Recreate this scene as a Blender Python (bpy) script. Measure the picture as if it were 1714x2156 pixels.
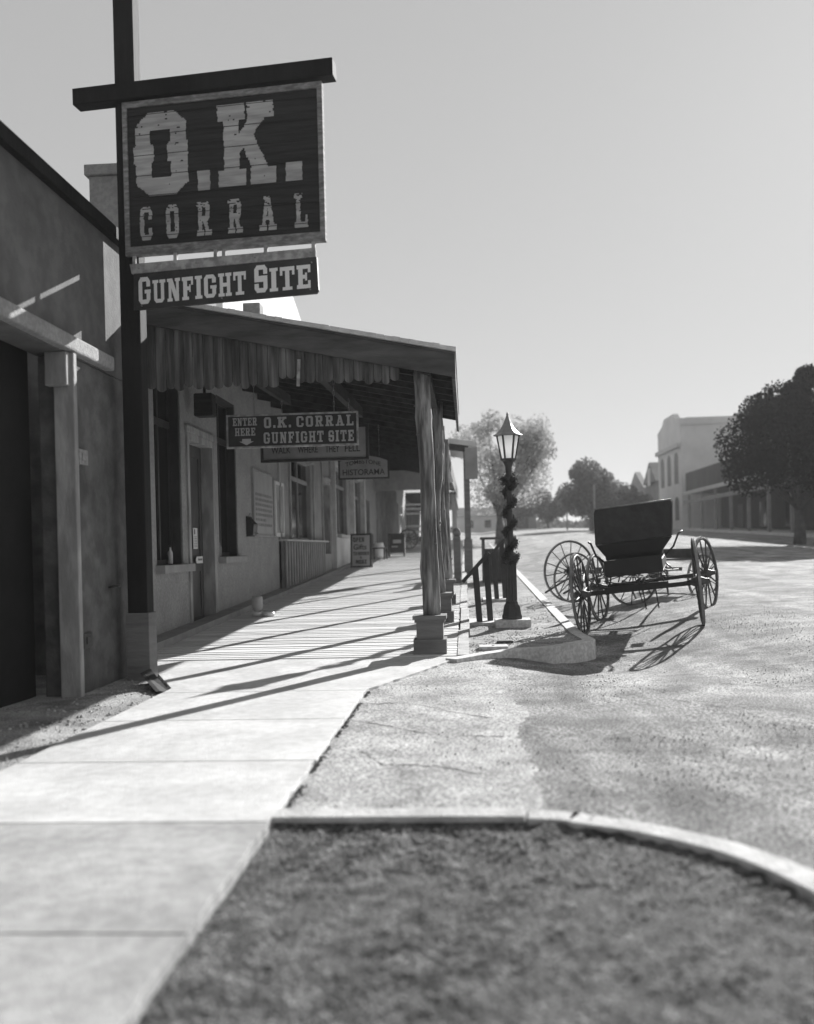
import bpy, math, random
from mathutils import Vector, Matrix, noise, Euler
R = math.radians
rnd = random.Random(7)
sc = bpy.context.scene
col = sc.collection
for o in list(bpy.data.objects): bpy.data.objects.remove(o)

# ------------------------------------------------------------------ camera
cd = bpy.data.cameras.new('camera'); cam = bpy.data.objects.new('camera', cd); col.objects.link(cam)
sc.camera = cam
F = 2000.0; W = 1714.0
cd.sensor_fit = 'HORIZONTAL'; cd.sensor_width = 36; cd.lens = 36*F/W
PITCH = R(-0.3); ROLL = -0.024
cam.matrix_world = (Matrix.Translation((0, 0, 1.25)) @ Matrix.Rotation(math.atan(123/F), 4, 'Z')
                    @ Matrix.Rotation(R(90)+PITCH, 4, 'X') @ Matrix.Rotation(ROLL, 4, 'Z'))
cd.shift_y = 85.5/W; cd.shift_x = 0.0
cd.clip_end = 5000; cd.clip_start = 0.05
cd.dof.use_dof = True; cd.dof.focus_distance = 11.8; cd.dof.aperture_fstop = 1.25

# ------------------------------------------------------------------ world and sun
EL = R(24.5); AZ = R(25.7)
w = bpy.data.worlds.new('World'); sc.world = w; w.use_nodes = True
nt = w.node_tree; nt.nodes.clear()
out = nt.nodes.new('ShaderNodeOutputWorld'); bg = nt.nodes.new('ShaderNodeBackground')
sky = nt.nodes.new('ShaderNodeTexSky'); sky.sky_type = 'NISHITA'; sky.sun_disc = False
sky.sun_elevation = EL; sky.sun_rotation = AZ; sky.air_density = 1.0; sky.dust_density = 0.6; sky.altitude = 1300
bw = nt.nodes.new('ShaderNodeRGBToBW')
pw = nt.nodes.new('ShaderNodeMath'); pw.operation = 'POWER'; pw.inputs[1].default_value = 0.30
ml = nt.nodes.new('ShaderNodeMath'); ml.operation = 'MULTIPLY'; ml.inputs[1].default_value = 1.88
nt.links.new(sky.outputs[0], bw.inputs[0]); nt.links.new(bw.outputs[0], pw.inputs[0]); nt.links.new(pw.outputs[0], ml.inputs[0])
nt.links.new(ml.outputs[0], bg.inputs[0]); bg.inputs[1].default_value = 0.085
nt.links.new(bg.outputs[0], out.inputs[0])
sd = bpy.data.lights.new('sun', 'SUN'); sun = bpy.data.objects.new('sun', sd); col.objects.link(sun)
sd.energy = 4.6; sd.angle = R(0.5); sd.color = (1, 0.995, 0.985)
S = Vector((math.sin(AZ)*math.cos(EL), math.cos(AZ)*math.cos(EL), math.sin(EL)))
sun.rotation_euler = (-S).to_track_quat('-Z', 'Y').to_euler(); sun.location = S*60
sc.view_settings.view_transform = 'Standard'; sc.view_settings.look = 'None'
sc.view_settings.gamma = 1; sc.view_settings.use_curve_mapping = False
sc.view_settings.exposure = 1.2

# ------------------------------------------------------------------ materials (all greys)
MATS = {}
def tracks(m, sc, lo):
    n = m.node_tree; L = n.links; b = n.nodes['Principled BSDF']; c = b.inputs['Base Color'].links[0].from_socket
    tc = n.nodes.new('ShaderNodeTexCoord'); mp = n.nodes.new('ShaderNodeMapping'); mp.inputs['Scale'].default_value = sc; mp.inputs['Rotation'].default_value = (0, 0, .18); L.new(tc.outputs['Object'], mp.inputs[0])
    z = n.nodes.new('ShaderNodeTexNoise'); z.inputs['Scale'].default_value = 1; z.inputs['Detail'].default_value = 4; z.inputs['Distortion'].default_value = 1.2; L.new(mp.outputs[0], z.inputs[0])
    r = n.nodes.new('ShaderNodeValToRGB'); r.color_ramp.elements[0].position = .40; r.color_ramp.elements[1].position = .60
    r.color_ramp.elements[0].color = (lo, lo, lo, 1); r.color_ramp.elements[1].color = (1.12, 1.12, 1.12, 1); L.new(z.outputs[0], r.inputs[0])
    x = n.nodes.new('ShaderNodeMixRGB'); x.blend_type = 'MULTIPLY'; x.inputs[0].default_value = 1; L.new(c, x.inputs[1]); L.new(r.outputs[0], x.inputs[2]); L.new(x.outputs[0], b.inputs['Base Color'])
    m2 = n.nodes.new('ShaderNodeMapping'); m2.inputs['Location'].default_value = (-5.5, -8, 0); L.new(tc.outputs['Object'], m2.inputs[0])
    wv = n.nodes.new('ShaderNodeTexWave'); wv.wave_type = 'RINGS'; wv.rings_direction = 'Z'; wv.inputs['Scale'].default_value = .75; wv.inputs['Distortion'].default_value = 5; wv.inputs['Detail'].default_value = 4; wv.inputs['Detail Scale'].default_value = .9; L.new(m2.outputs[0], wv.inputs[0])
    r2 = n.nodes.new('ShaderNodeValToRGB'); r2.color_ramp.elements[0].color = (.85, .85, .85, 1); r2.color_ramp.elements[1].color = (1.05, 1.05, 1.05, 1); L.new(wv.outputs[0], r2.inputs[0])
    x2 = n.nodes.new('ShaderNodeMixRGB'); x2.blend_type = 'MULTIPLY'; x2.inputs[0].default_value = 1; L.new(x.outputs[0], x2.inputs[1]); L.new(r2.outputs[0], x2.inputs[2]); L.new(x2.outputs[0], b.inputs['Base Color'])
def mat(name, lo, hi=None, scale=4.0, rough=0.85, bump=0.0, bscale=60.0, stretch=(1, 1, 1), detail=6.0,
        spots=None, metal=0.0, spec=0.3, trans=0.0, contrast=(0.35, 0.65)):
    m = bpy.data.materials.new(name); m.use_nodes = True; n = m.node_tree; L = n.links
    b = n.nodes['Principled BSDF']
    b.inputs['Roughness'].default_value = rough; b.inputs['Metallic'].default_value = metal
    b.inputs['Specular IOR Level'].default_value = spec
    if trans: b.inputs['Transmission Weight'].default_value = trans
    tc = n.nodes.new('ShaderNodeTexCoord'); mp = n.nodes.new('ShaderNodeMapping'); mp.inputs['Scale'].default_value = stretch
    L.new(tc.outputs['Object'], mp.inputs[0])
    hi = lo if hi is None else hi
    nz = n.nodes.new('ShaderNodeTexNoise'); nz.inputs['Scale'].default_value = scale; nz.inputs['Detail'].default_value = detail
    nz.inputs['Roughness'].default_value = 0.62
    L.new(mp.outputs[0], nz.inputs[0])
    cr = n.nodes.new('ShaderNodeValToRGB'); cr.color_ramp.elements[0].position = contrast[0]; cr.color_ramp.elements[1].position = contrast[1]
    cr.color_ramp.elements[0].color = (lo, lo, lo, 1); cr.color_ramp.elements[1].color = (hi, hi, hi, 1)
    L.new(nz.outputs[0], cr.inputs[0]); src = cr.outputs[0]
    if spots:                                     # (scale, low value, amount)
        v = n.nodes.new('ShaderNodeTexNoise'); v.inputs['Scale'].default_value = spots[0]; v.inputs['Detail'].default_value = 3
        L.new(mp.outputs[0], v.inputs[0])
        r2 = n.nodes.new('ShaderNodeValToRGB'); r2.color_ramp.elements[0].position = 0.42; r2.color_ramp.elements[1].position = 0.6
        a = spots[1]; r2.color_ramp.elements[0].color = (a, a, a, 1); c = spots[2]; r2.color_ramp.elements[1].color = (c, c, c, 1)
        L.new(v.outputs[0], r2.inputs[0])
        mx = n.nodes.new('ShaderNodeMixRGB'); mx.blend_type = 'MULTIPLY'; mx.inputs[0].default_value = 1
        L.new(src, mx.inputs[1]); L.new(r2.outputs[0], mx.inputs[2]); src = mx.outputs[0]
    L.new(src, b.inputs['Base Color'])
    if bump:
        bn = n.nodes.new('ShaderNodeTexNoise'); bn.inputs['Scale'].default_value = bscale; bn.inputs['Detail'].default_value = 5
        L.new(mp.outputs[0], bn.inputs[0])
        bp = n.nodes.new('ShaderNodeBump'); bp.inputs['Strength'].default_value = bump; bp.inputs['Distance'].default_value = 0.02
        L.new(bn.outputs[0], bp.inputs['Height']); L.new(bp.outputs[0], b.inputs['Normal'])
    MATS[name] = m; return m

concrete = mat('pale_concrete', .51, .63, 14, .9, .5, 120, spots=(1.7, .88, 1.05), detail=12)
concrete_b = mat('greyer_concrete', .31, .43, 14, .9, .5, 120, spots=(1.7, .84, 1.06), detail=12)  # darker grey for the nearest sidewalk slabs
plank = mat('bleached_plank', .58, .72, 3, .85, .3, 30, stretch=(.5, 6, 6), spots=(1.2, .85, 1.05))
asphalt = mat('worn_asphalt', .15, .43, 1.6, .95, .55, 90, spots=(60, .25, 1.4))
tracks(asphalt, (1.3, .22, 1), .72)
apron_m = mat('apron_asphalt', .27, .53, 2.2, .95, .55, 90, spots=(60, .45, 1.25))
dirt = mat('dirt', .2, .46, 2.2, .95, .8, 60, spots=(70, .6, 1.15))
bed = mat('bark_gravel', .04, .14, 9, .95, 1.0, 70, spots=(75, .3, 1.5))
pebble = mat('pebble', .18, .55, 3, .9)
dark_grit = mat('dark_grit', .03, .08, 9, .95)
bark_peb = mat('chipped_stone', .06, .42, 9, .9)
kerb_m = mat('kerb_concrete', .5, .66, 3, .9, .4, 60, spots=(25, .8, 1.05))
edge_m = mat('edging_concrete', .40, .54, 7, .9, .8, 50, spots=(4, .82, 1.05), detail=10)
stucco = mat('stucco', .27, .34, 2.2, .95, .7, 60, spots=(22, .88, 1.06))
adobe = mat('adobe_plaster', .09, .15, 1.4, .95, .5, 30, spots=(4, .75, 1.1))
stucco2 = mat('pale_stucco', .5, .62, 1.5, .95, .3, 40)
upwall = mat('shaded_plaster', .11, .16, 1.2, .95, .3, 40, spots=(5, .85, 1.05))  # upper wall plaster, with vignette darkening put into its grey
darkwall = mat('dark_painted_wall', .035, .06, 2, .9, .3, 30)
blackp = mat('black_timber', .010, .02, 3, .8, .3, 20, stretch=(1, 1, .2), spec=.15)
frame_w = mat('weathered_white_frame', .26, .42, 6, .85, .3, 40, spots=(12, .75, 1.05))
frame_k = mat('sign_frame', .15, .27, 9, .85, .3, 40, stretch=(1, 1, 3), spots=(12, .7, 1.1))
pale_w = mat('pale_painted_wood', .42, .55, 4, .8, .2, 40)
signblack = mat('sign_black', .012, .03, 5, .75, .4, 12, stretch=(.3, 1, 5))
signletter = mat('sign_letter', .30, .42, 3, .8, .3, 12, stretch=(.5, 1, 4), spots=(5, .8, 1.05))
signletter2 = mat('bright_letter', .70, .78, 5, .7)
midletter = mat('mid_letter', .36, .46, 5, .7)
signdark2 = mat('lower_sign_dark', .03, .05, 5, .6)
log = mat('log_wood', .13, .30, 3.2, .9, 1.0, 16, stretch=(3.5, 3.5, .4), spots=(5, .5, 1.2), contrast=(.4, .6))
ped = mat('pedestal_wood', .12, .19, 3, .85, .3, 20, stretch=(.6, .6, 4))
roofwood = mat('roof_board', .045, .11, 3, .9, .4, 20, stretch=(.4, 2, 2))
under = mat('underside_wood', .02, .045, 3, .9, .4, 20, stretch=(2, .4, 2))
valance_m = mat('valance_plank', .045, .19, 2.0, .9, .5, 18, stretch=(5, 5, .4), spots=(3, .55, 1.1))
shingle = mat('roof_edge', .5, .65, 8, .9, .4, 30)  # pale grey puts the lit rim of the roof edge into the colour
trim = mat('trim_paint', .27, .38, 3, .75, .3, 40, stretch=(1, 1, .3), spots=(6, .8, 1.08))
trim2 = mat('grey_trim', .24, .32, 3, .8, .2, 40)
doorm = mat('door_paint', .055, .085, 2, .55, .1, 30)
frame_d = mat('dark_window_frame', .03, .05, 3, .6)
glass = mat('window_glass', .012, .02, 2, .06, spec=.9)
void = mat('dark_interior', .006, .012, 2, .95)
board_g = mat('notice_board', .30, .36, 2, .8)
text_g = mat('faded_lettering', .17, .2, 3, .8)
paper = mat('paper', .6, .68, 3, .8)
metal_d = mat('black_iron', .02, .035, 6, .45, .2, 60, spec=.5)
metal_roof = mat('lamp_cap_metal', .16, .24, 6, .42, .1, 40, spec=.5)
lampglass = mat('frosted_glass', .93, .96, 2, .35)
garl = mat('garland_leaf', .03, .07, 14, .7)
stand_m = mat('dark_stand', .035, .055, 4, .7, .2, 30)
bin_m = mat('bin_slats', .07, .11, 4, .85, .3, 20)
buggyb = mat('buggy_black', .010, .018, 3, .5, .1, 40, spec=.3)
leather = mat('buggy_leather', .010, .03, 6, .5, .9, 9, spec=.4)
buggyw = mat('buggy_wheel_wood', .02, .10, 9, .55, .2, 40, spec=.4)
steel = mat('worn_steel', .18, .3, 8, .38, .1, 60, metal=.6)
oldwood = mat('old_wheel_wood', .06, .11, 5, .8, .3, 40)
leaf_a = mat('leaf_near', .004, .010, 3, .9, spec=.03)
leaf_b = mat('leaf_mid', .08, .17, 3, .8)
leaf_c = mat('leaf_pale', .3, .5, 3, .75)
trunkm = mat('bark', .05, .1, 4, .9, .5, 10)
white_b = mat('white_building', .55, .66, .5, .9, .1, 10)
grey_b = mat('grey_building', .16, .24, .5, .9, .1, 10)
dark_b = mat('dark_building', .03, .06, .5, .9, .1, 10)
roof_d = mat('dark_roof', .035, .07, 1, .9, .3, 4)
porch_p = mat('porch_paint', .2, .28, 2, .8)
plastic = mat('clear_plastic', .5, .6, 3, .2, spec=.5)
plastic_w = mat('white_plastic', .6, .66, 3, .3, spec=.5)
tin = mat('corrugated_tin', .16, .24, 2, .55, .1, 30, spec=.4)

def leafify(m, amt=.45):
    n = m.node_tree; L = n.links; b = n.nodes['Principled BSDF']; o = n.nodes['Material Output']
    t = n.nodes.new('ShaderNodeBsdfTranslucent'); mx = n.nodes.new('ShaderNodeMixShader'); mx.inputs[0].default_value = amt
    c = b.inputs['Base Color'].links[0].from_socket
    L.new(c, t.inputs[0]); L.new(b.outputs[0], mx.inputs[1]); L.new(t.outputs[0], mx.inputs[2]); L.new(mx.outputs[0], o.inputs[0])
leafify(leaf_b, .5); leafify(leaf_c, .6); leafify(lampglass, .85); leafify(garl, .2); leafify(plastic, .5)

# ------------------------------------------------------------------ mesh builder
class MB:
    def __init__(s): s.v = []; s.f = []; s.sm = []
    def add(s, vs, fs, smooth=False):
        k = len(s.v); s.v += [tuple(v) for v in vs]; s.f += [tuple(i+k for i in f) for f in fs]; s.sm += [smooth]*len(fs); return s
    def quad(s, a, b, c, d): return s.add([a, b, c, d], [(0, 1, 2, 3)])
    def box(s, c, d, rot=None):
        x, y, z = d[0]/2, d[1]/2, d[2]/2
        vs = [Vector((i*x, j*y, k*z)) for i in (-1, 1) for j in (-1, 1) for k in (-1, 1)]
        if rot is not None: vs = [rot @ v for v in vs]
        c = Vector(c); vs = [v+c for v in vs]
        return s.add(vs, [(0, 1, 3, 2), (4, 6, 7, 5), (0, 4, 5, 1), (2, 3, 7, 6), (0, 2, 6, 4), (1, 5, 7, 3)])
    def bb(s, x0, x1, y0, y1, z0, z1): return s.box(((x0+x1)/2, (y0+y1)/2, (z0+z1)/2), (x1-x0, y1-y0, z1-z0))
    def bar(s, a, b, wd, ht, up=Vector((0, 0, 1))):
        a = Vector(a); b = Vector(b); d = (b-a); l = d.length; d.normalize()
        x = d.cross(up)
        if x.length < 1e-4: x = d.cross(Vector((1, 0, 0)))
        x.normalize(); u = x.cross(d)
        vs = []
        for p in (a, b):
            for i, j in ((-1, -1), (1, -1), (1, 1), (-1, 1)): vs.append(p+x*i*wd/2+u*j*ht/2)
        return s.add(vs, [(3, 2, 1, 0), (4, 5, 6, 7), (0, 1, 5, 4), (1, 2, 6, 5), (2, 3, 7, 6), (3, 0, 4, 7)])
    def tube(s, pts, rad, n=10, cap=True, closed=False, jit=0):
        pts = [Vector(p) for p in pts]; m = len(pts)
        if not hasattr(rad, '__len__'): rad = [rad]*m
        vs = []; ref = Vector((0.13, 0.31, 0.94)).normalized()
        for i, p in enumerate(pts):
            if closed: d = pts[(i+1) % m]-pts[i-1]
            else: d = pts[min(i+1, m-1)]-pts[max(i-1, 0)]
            d.normalize(); r = ref
            if abs(d.dot(r)) > .95: r = Vector((1, 0, 0))
            x = d.cross(r).normalized(); y = d.cross(x)
            for k in range(n):
                a = 2*math.pi*k/n; q = rad[i]*(1+(jit*(noise.noise(Vector((math.cos(a)*1.3, math.sin(a)*1.3, i*.35+pts[0].y)))) if jit else 0))
                vs.append(p+(x*math.cos(a)+y*math.sin(a))*q)
        fs = []
        for i in range(m if closed else m-1):
            j = (i+1) % m
            for k in range(n): fs.append((i*n+k, i*n+(k+1) % n, j*n+(k+1) % n, j*n+k))
        if cap and not closed: fs += [tuple(range(n))[::-1], tuple((m-1)*n+k for k in range(n))]
        return s.add(vs, fs, True)
    def lathe(s, prof, c=(0, 0, 0), n=16, axis='z', a0=0, smooth=True):
        vs = []; c = Vector(c)
        for r, h in prof:
            for k in range(n):
                a = a0+2*math.pi*k/n
                p = (r*math.cos(a), r*math.sin(a), h) if axis == 'z' else ((h, r*math.cos(a), r*math.sin(a)) if axis == 'x' else (r*math.sin(a), h, r*math.cos(a)))
                vs.append(Vector(p)+c)
        fs = []
        for i in range(len(prof)-1):
            for k in range(n): fs.append((i*n+k, i*n+(k+1) % n, (i+1)*n+(k+1) % n, (i+1)*n+k))
        fs += [tuple(range(n))[::-1], tuple((len(prof)-1)*n+k for k in range(n))]
        return s.add(vs, fs, smooth)
    def prism(s, poly, off):
        off = Vector(off); n = len(poly); a = [Vector(p) for p in poly]
        return s.add(a+[p+off for p in a], [tuple(range(n))[::-1], tuple(range(n, 2*n))]+[(i, (i+1) % n, n+(i+1) % n, n+i) for i in range(n)])
    def hsc(s): s.v = [(v[0], v[1], .115+(v[2]-.115)*HS if v[2] > .115 else v[2]) for v in s.v]; return s
    def build_each(s, name, m, parent=None, world=False, bev=0):
        par = list(range(len(s.v)))
        def fd(a):
            while par[a] != a: par[a] = par[par[a]]; a = par[a]
            return a
        for f in s.f:
            for a in f[1:]: par[fd(a)] = fd(f[0])
        gr = {}
        for f, q in zip(s.f, s.sm): gr.setdefault(fd(f[0]), []).append((f, q))
        for fs in gr.values():
            ids = sorted({a for f, _ in fs for a in f}); mp = {a: i for i, a in enumerate(ids)}; k = MB()
            k.v = [s.v[a] for a in ids]; k.f = [tuple(mp[a] for a in f) for f, _ in fs]; k.sm = [q for _, q in fs]; k.build(name, m, parent, world, bev)
    def build(s, name, m, parent=None, world=False, bev=0):
        me = bpy.data.meshes.new(name)
        if world and parent is not None:
            inv = parent.matrix_basis.inverted(); vs = [tuple(inv @ Vector(v)) for v in s.v]
        else: vs = s.v
        me.from_pydata(vs, [], s.f); me.polygons.foreach_set('use_smooth', s.sm); me.materials.append(m); me.update()
        o = bpy.data.objects.new(name, me); col.objects.link(o)
        if parent is not None: o.parent = parent
        if bev:
            b = o.modifiers.new('bevel', 'BEVEL'); b.width = bev; b.segments = 2; b.limit_method = 'ANGLE'
        return o

def tag(o, label=None, cat=None, group=None, kind=None):
    if label: o['label'] = label
    if cat: o['category'] = cat
    if group: o['group'] = group
    if kind: o['kind'] = kind
    return o
def thing(name, label, cat, loc=(0, 0, 0), rz=0, group=None):
    o = bpy.data.objects.new(name, None); col.objects.link(o); o.location = loc; o.rotation_euler = (0, 0, rz)
    o.empty_display_size = .1
    o.matrix_basis = Matrix.Translation(loc) @ Matrix.Rotation(rz, 4, 'Z')
    return tag(o, label, cat, group)
def copy_tree(o, parent=None):
    kids = [c for c in bpy.data.objects if c.parent == o]
    c = o.copy(); col.objects.link(c)
    if parent is not None: c.parent = parent
    for k in kids: copy_tree(k, c)
    return c

# ------------------------------------------------------------------ ground shape
def sm(t): t = max(0., min(1., t)); return t*t*(3-2*t)
def sl(y):
    y = min(y, 110); t = y-10.5
    return .015*(t+math.sqrt(t*t+.6))
def lerp(pts, x):
    if x <= pts[0][0]: return pts[0][1]
    for (a, b), (c, d) in zip(pts, pts[1:]):
        if x <= c: return b+(d-b)*sm((x-a)/(c-a))
    return pts[-1][1]
PROF = [(-.1, 0), (1.6, -.20), (4.4, .06), (9, .16), (16, -.02), (19.0, 0.0), (21, .1)]
def g(x, y): return sl(y)+sm((y-8)/3.3)*lerp(PROF, x)
EDGE = [(-.95, 4.36), (.24, 4.35), (.45, 4.28), (.66, 4.17), (.84, 4.02), (1.0, 3.84), (1.16, 3.50), (1.32, 2.8), (1.4, 1.5)]
def edge_y(x):
    for (a, b), (c, d) in zip(EDGE, EDGE[1:]):
        if x <= c: return b+(d-b)*(x-a)/(c-a)
    return -5
def walk_r(y):          # right edge of the concrete walk
    if y < 8.3: return -.9-.006*(8.3-y)
    if y < 10.3: return -.9+(y-8.3)/2*.72
    return -.14
def walk_l(y):
    if y < 8.55: return -2.72
    return max(-3.85, -2.72-(y-8.55)*.45)

CRACKS = [[(2.2, 8.6), (2.6, 8.2), (3.1, 8.3), (3.7, 7.9)], [(.6, 8.9), (.8, 8.1), (.75, 7.4), (.9, 6.9)], [(1.6, 7.6), (2.0, 7.2), (2.1, 6.6), (2.5, 6.2), (2.6, 5.6)], [(.5, 5.6), (.62, 5.1), (.6, 4.7)], [(-.7, 5.9), (-.5, 5.5), (-.2, 5.45), (.1, 5.2)], [(2.4, 10.0), (3.2, 9.8), (4.0, 10.1), (4.6, 9.9)], [(-.912, 6.971), (-.674, 6.766), (-.455, 6.556), (-.269, 6.41)], [(-.076, 6.333), (.065, 6.293), (.236, 6.267)],
          [(1.19, 6.675), (1.242, 6.365), (1.21, 5.916), (1.271, 5.62), (1.39, 5.351), (1.488, 5.077)], [(-.932, 7.653), (-.489, 7.662), (-.137, 7.256), (.212, 6.89)]]
def arange(a, b, st):
    o = []; x = a
    while x < b-1e-6: o.append(x); x += st
    return o
xs = [-600, -300, -150, -80, -40, -20, -12, -8, -6] + arange(-5, -3, .25) + arange(-3, 4.5, .065) + arange(4.5, 8, .18) + arange(8, 24, .8) + [24, 30, 40, 60, 100, 200, 400, 800]
ys = [-60, -20, -5, 0, 1] + arange(1.5, 13, .065) + arange(13, 22, .14) + arange(22, 60, .8) + arange(60, 124, 4) + [130, 150, 200, 300, 500, 900, 1500, 2500]
def gz(x, y):
    z = g(x, y)
    if -8 < x < 24 and y < 60:
        z += .010*noise.noise(Vector((x*1.1, y*1.1, 0)))+.005*noise.noise(Vector((x*6, y*6, 3)))
        if y > 5 and x > .4: z += .02*noise.noise(Vector((x*.6, y*.6, 7)))
    if x > -.95 and y < edge_y(x)-.03 and x < 1.4: z -= .022
    if x > 1.7 and y < 3: z -= 0
    if walk_l(y)+.05 < x < walk_r(y)-.05: z = min(z, sl(y)-.05)
    if y > 10.8 and -5.2 < x < -.18: z = sl(y)-.12
    if y > 11 and -.18 <= x < 1.5: z = min(z, sl(y)-.16)
    return z-.012
def apron_r(y): return .36+.16*noise.noise(Vector((0, y*.9, 1)))+.05*noise.noise(Vector((0, y*4, 1)))+.03*noise.noise(Vector((0, y*14, 1)))
G = {'street': MB(), 'gravel_bed': MB(), 'dirt_ground': MB(), 'asphalt_apron': MB()}
def sx_(x, y):
    if 4 < y < 10.9 and abs(x-apron_r(y)) < .034: return apron_r(y)
    return x
V = [[(sx_(x, y), y, gz(x, y)) for y in ys] for x in xs]
idx = {k: {} for k in G}
for i in range(len(xs)-1):
    for j in range(len(ys)-1):
        cx = (V[i][j][0]+V[i+1][j][0]+V[i][j+1][0]+V[i+1][j+1][0])/4; cy = (ys[j]+ys[j+1])/2
        if -.95 < cx < 1.42 and cy < edge_y(cx): k = 'gravel_bed'
        elif cx < walk_r(cy)-.1 or cx > 26: k = 'dirt_ground'
        elif cx < apron_r(cy) and 4 < cy < 10.9: k = 'asphalt_apron'
        else: k = 'street'
        ids = []
        for a, b in ((i, j), (i+1, j), (i+1, j+1), (i, j+1)):
            if (a, b) not in idx[k]: idx[k][(a, b)] = len(G[k].v); G[k].v.append(V[a][b])
            ids.append(idx[k][(a, b)])
        G[k].f.append(tuple(ids)); G[k].sm.append(True)
for k, m in (('street', asphalt), ('gravel_bed', bed), ('dirt_ground', dirt), ('asphalt_apron', apron_m)):
    o = G[k].build(k, m); o['kind'] = 'structure'
    o['label'] = {'street': 'worn pale asphalt street running to the far end of town', 'gravel_bed': 'dark gravel bed inside the curved pale edging',
                  'dirt_ground': 'bare dirt ground beside the buildings', 'asphalt_apron': 'lighter patched asphalt apron beside the walk'}[k]

# concrete walk, slab by slab
mbs = [MB(), MB()]; jy = [-.8, .5, 1.77, 3.03, 4.29, 5.54, 6.9, 8.27, 10.6]
for a, b in zip(jy, jy[1:]):
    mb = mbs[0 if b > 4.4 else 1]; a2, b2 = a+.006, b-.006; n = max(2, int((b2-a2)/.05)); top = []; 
    pl = [(walk_l(a2+(b2-a2)*i/n), a2+(b2-a2)*i/n) for i in range(n+1)]; pr = [(walk_r(a2+(b2-a2)*i/n)+.016*noise.noise(Vector((i*.31, a, 0)))+.01*noise.noise(Vector((i*1.7, a, 0))), a2+(b2-a2)*i/n) for i in range(n+1)]
    vs = []; fs = []
    for (p, q) in zip(pl, pr):
        z = sl(p[1])+.012; vs += [(p[0], p[1], z), (q[0], q[1], z), (p[0], p[1], z-.12), (q[0], q[1], z-.12)]
    for i in range(n):
        k = i*4; fs += [(k, k+1, k+5, k+4), (k+1, k+3, k+7, k+5), (k+2, k, k+4, k+6)]
    fs += [(0, 2, 3, 1), (n*4, n*4+1, n*4+3, n*4+2)]
    mb.add(vs, fs)
tag(mbs[0].build('sidewalk', concrete, bev=.004), 'pale concrete sidewalk of wide slabs', kind='structure')
tag(mbs[1].build('sidewalk', concrete_b, bev=.004), 'greyer slabs at the near end of the sidewalk', kind='structure')

# boardwalk of cross planks
mb = MB(); y = 10.62; 
while y < 66:
    wd = .15 if y < 30 else .45
    wd *= rnd.uniform(.9, 1.08); z = sl(y)+.022+rnd.uniform(-.004, .004)
    mb.box(((-3.84-.12)/2+rnd.uniform(-.006, .006), y+wd/2, z-.02), (3.72, wd-.011, .04), Matrix.Rotation(rnd.uniform(-.0012, .0012), 3, 'Z'))
    y += wd
o = mb.build('boardwalk', plank); tag(o, 'bleached plank boardwalk under the porch roof', kind='structure')
mb = MB()
for (a, b, dx) in ((10.6, 13.0, 0), (13.03, 16.2, .02), (16.22, 20.6, 0), (20.62, 26, .01), (26, 40, 0)):
    n = 6
    for i in range(n):
        p = a+(b-a)*i/n; q = a+(b-a)*(i+1)/n
        mb.bar((-.05+dx, p, sl(p)-.03), (-.05+dx, q, sl(q)-.03), .13, .12)
tag(mb.build('boardwalk_edge', edge_m), 'pale edging beams along the street side of the boardwalk', kind='structure')
mb = MB()
for i in range(24):
    p = 10.1+i*2; mb.bar((-3.96, p, sl(p)+.03), (-3.96, p+2, sl(p+2)+.03), .28, .16)
tag(mb.build('wall_ledge', trim2), 'grey ledge along the foot of the wall', kind='structure')

# near curved edging, in two cracked lengths
def strip(path, wid, top, bot, mb, zf=None):
    n = len(path); vs = []; fs = []
    for i, (x, y) in enumerate(path):
        a = Vector(path[max(i-1, 0)]); b = Vector(path[min(i+1, n-1)]); d = (b-a).normalized(); nn = Vector((-d.y, d.x))
        p = Vector((x, y)); q = p+nn*wid; zz = zf(x, y) if zf else 0
        vs += [(p.x, p.y, zz+bot), (p.x, p.y, zz+top), (q.x, q.y, zz+top), (q.x, q.y, zz+bot)]
    for i in range(n-1):
        k = i*4
        for a in range(3): fs.append((k+a, k+4+a, k+5+a, k+1+a))
    fs += [(0, 1, 2, 3), (n*4-4, n*4-1, n*4-2, n*4-3)]
    mb.add(vs, fs)
def dens(p, m=6):
    out = []
    for i in range(len(p)-1):
        for k in range(m):
            t = k/m; p0 = Vector(p[max(i-1, 0)]); p1 = Vector(p[i]); p2 = Vector(p[i+1]); p3 = Vector(p[min(i+2, len(p)-1)])
            q = .5*((2*p1)+(-p0+p2)*t+(2*p0-5*p1+4*p2-p3)*t*t+(-p0+3*p1-3*p2+p3)*t**3); out.append((q.x, q.y))
    out.append(tuple(p[-1])); return out
pth = dens(EDGE); cut = next(i for i, p in enumerate(pth) if p[0] > .28)
mb = MB()
strip([(x, y) for x, y in pth[:cut]], .15, .012, -.1, mb); strip([(x+.012, y-.018) for x, y in pth[cut-1:]], .15, .006, -.1, mb)
tag(mb.build('garden_edging', edge_m, bev=.012), 'pale curved concrete edging around the gravel bed', kind='structure')

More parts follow.
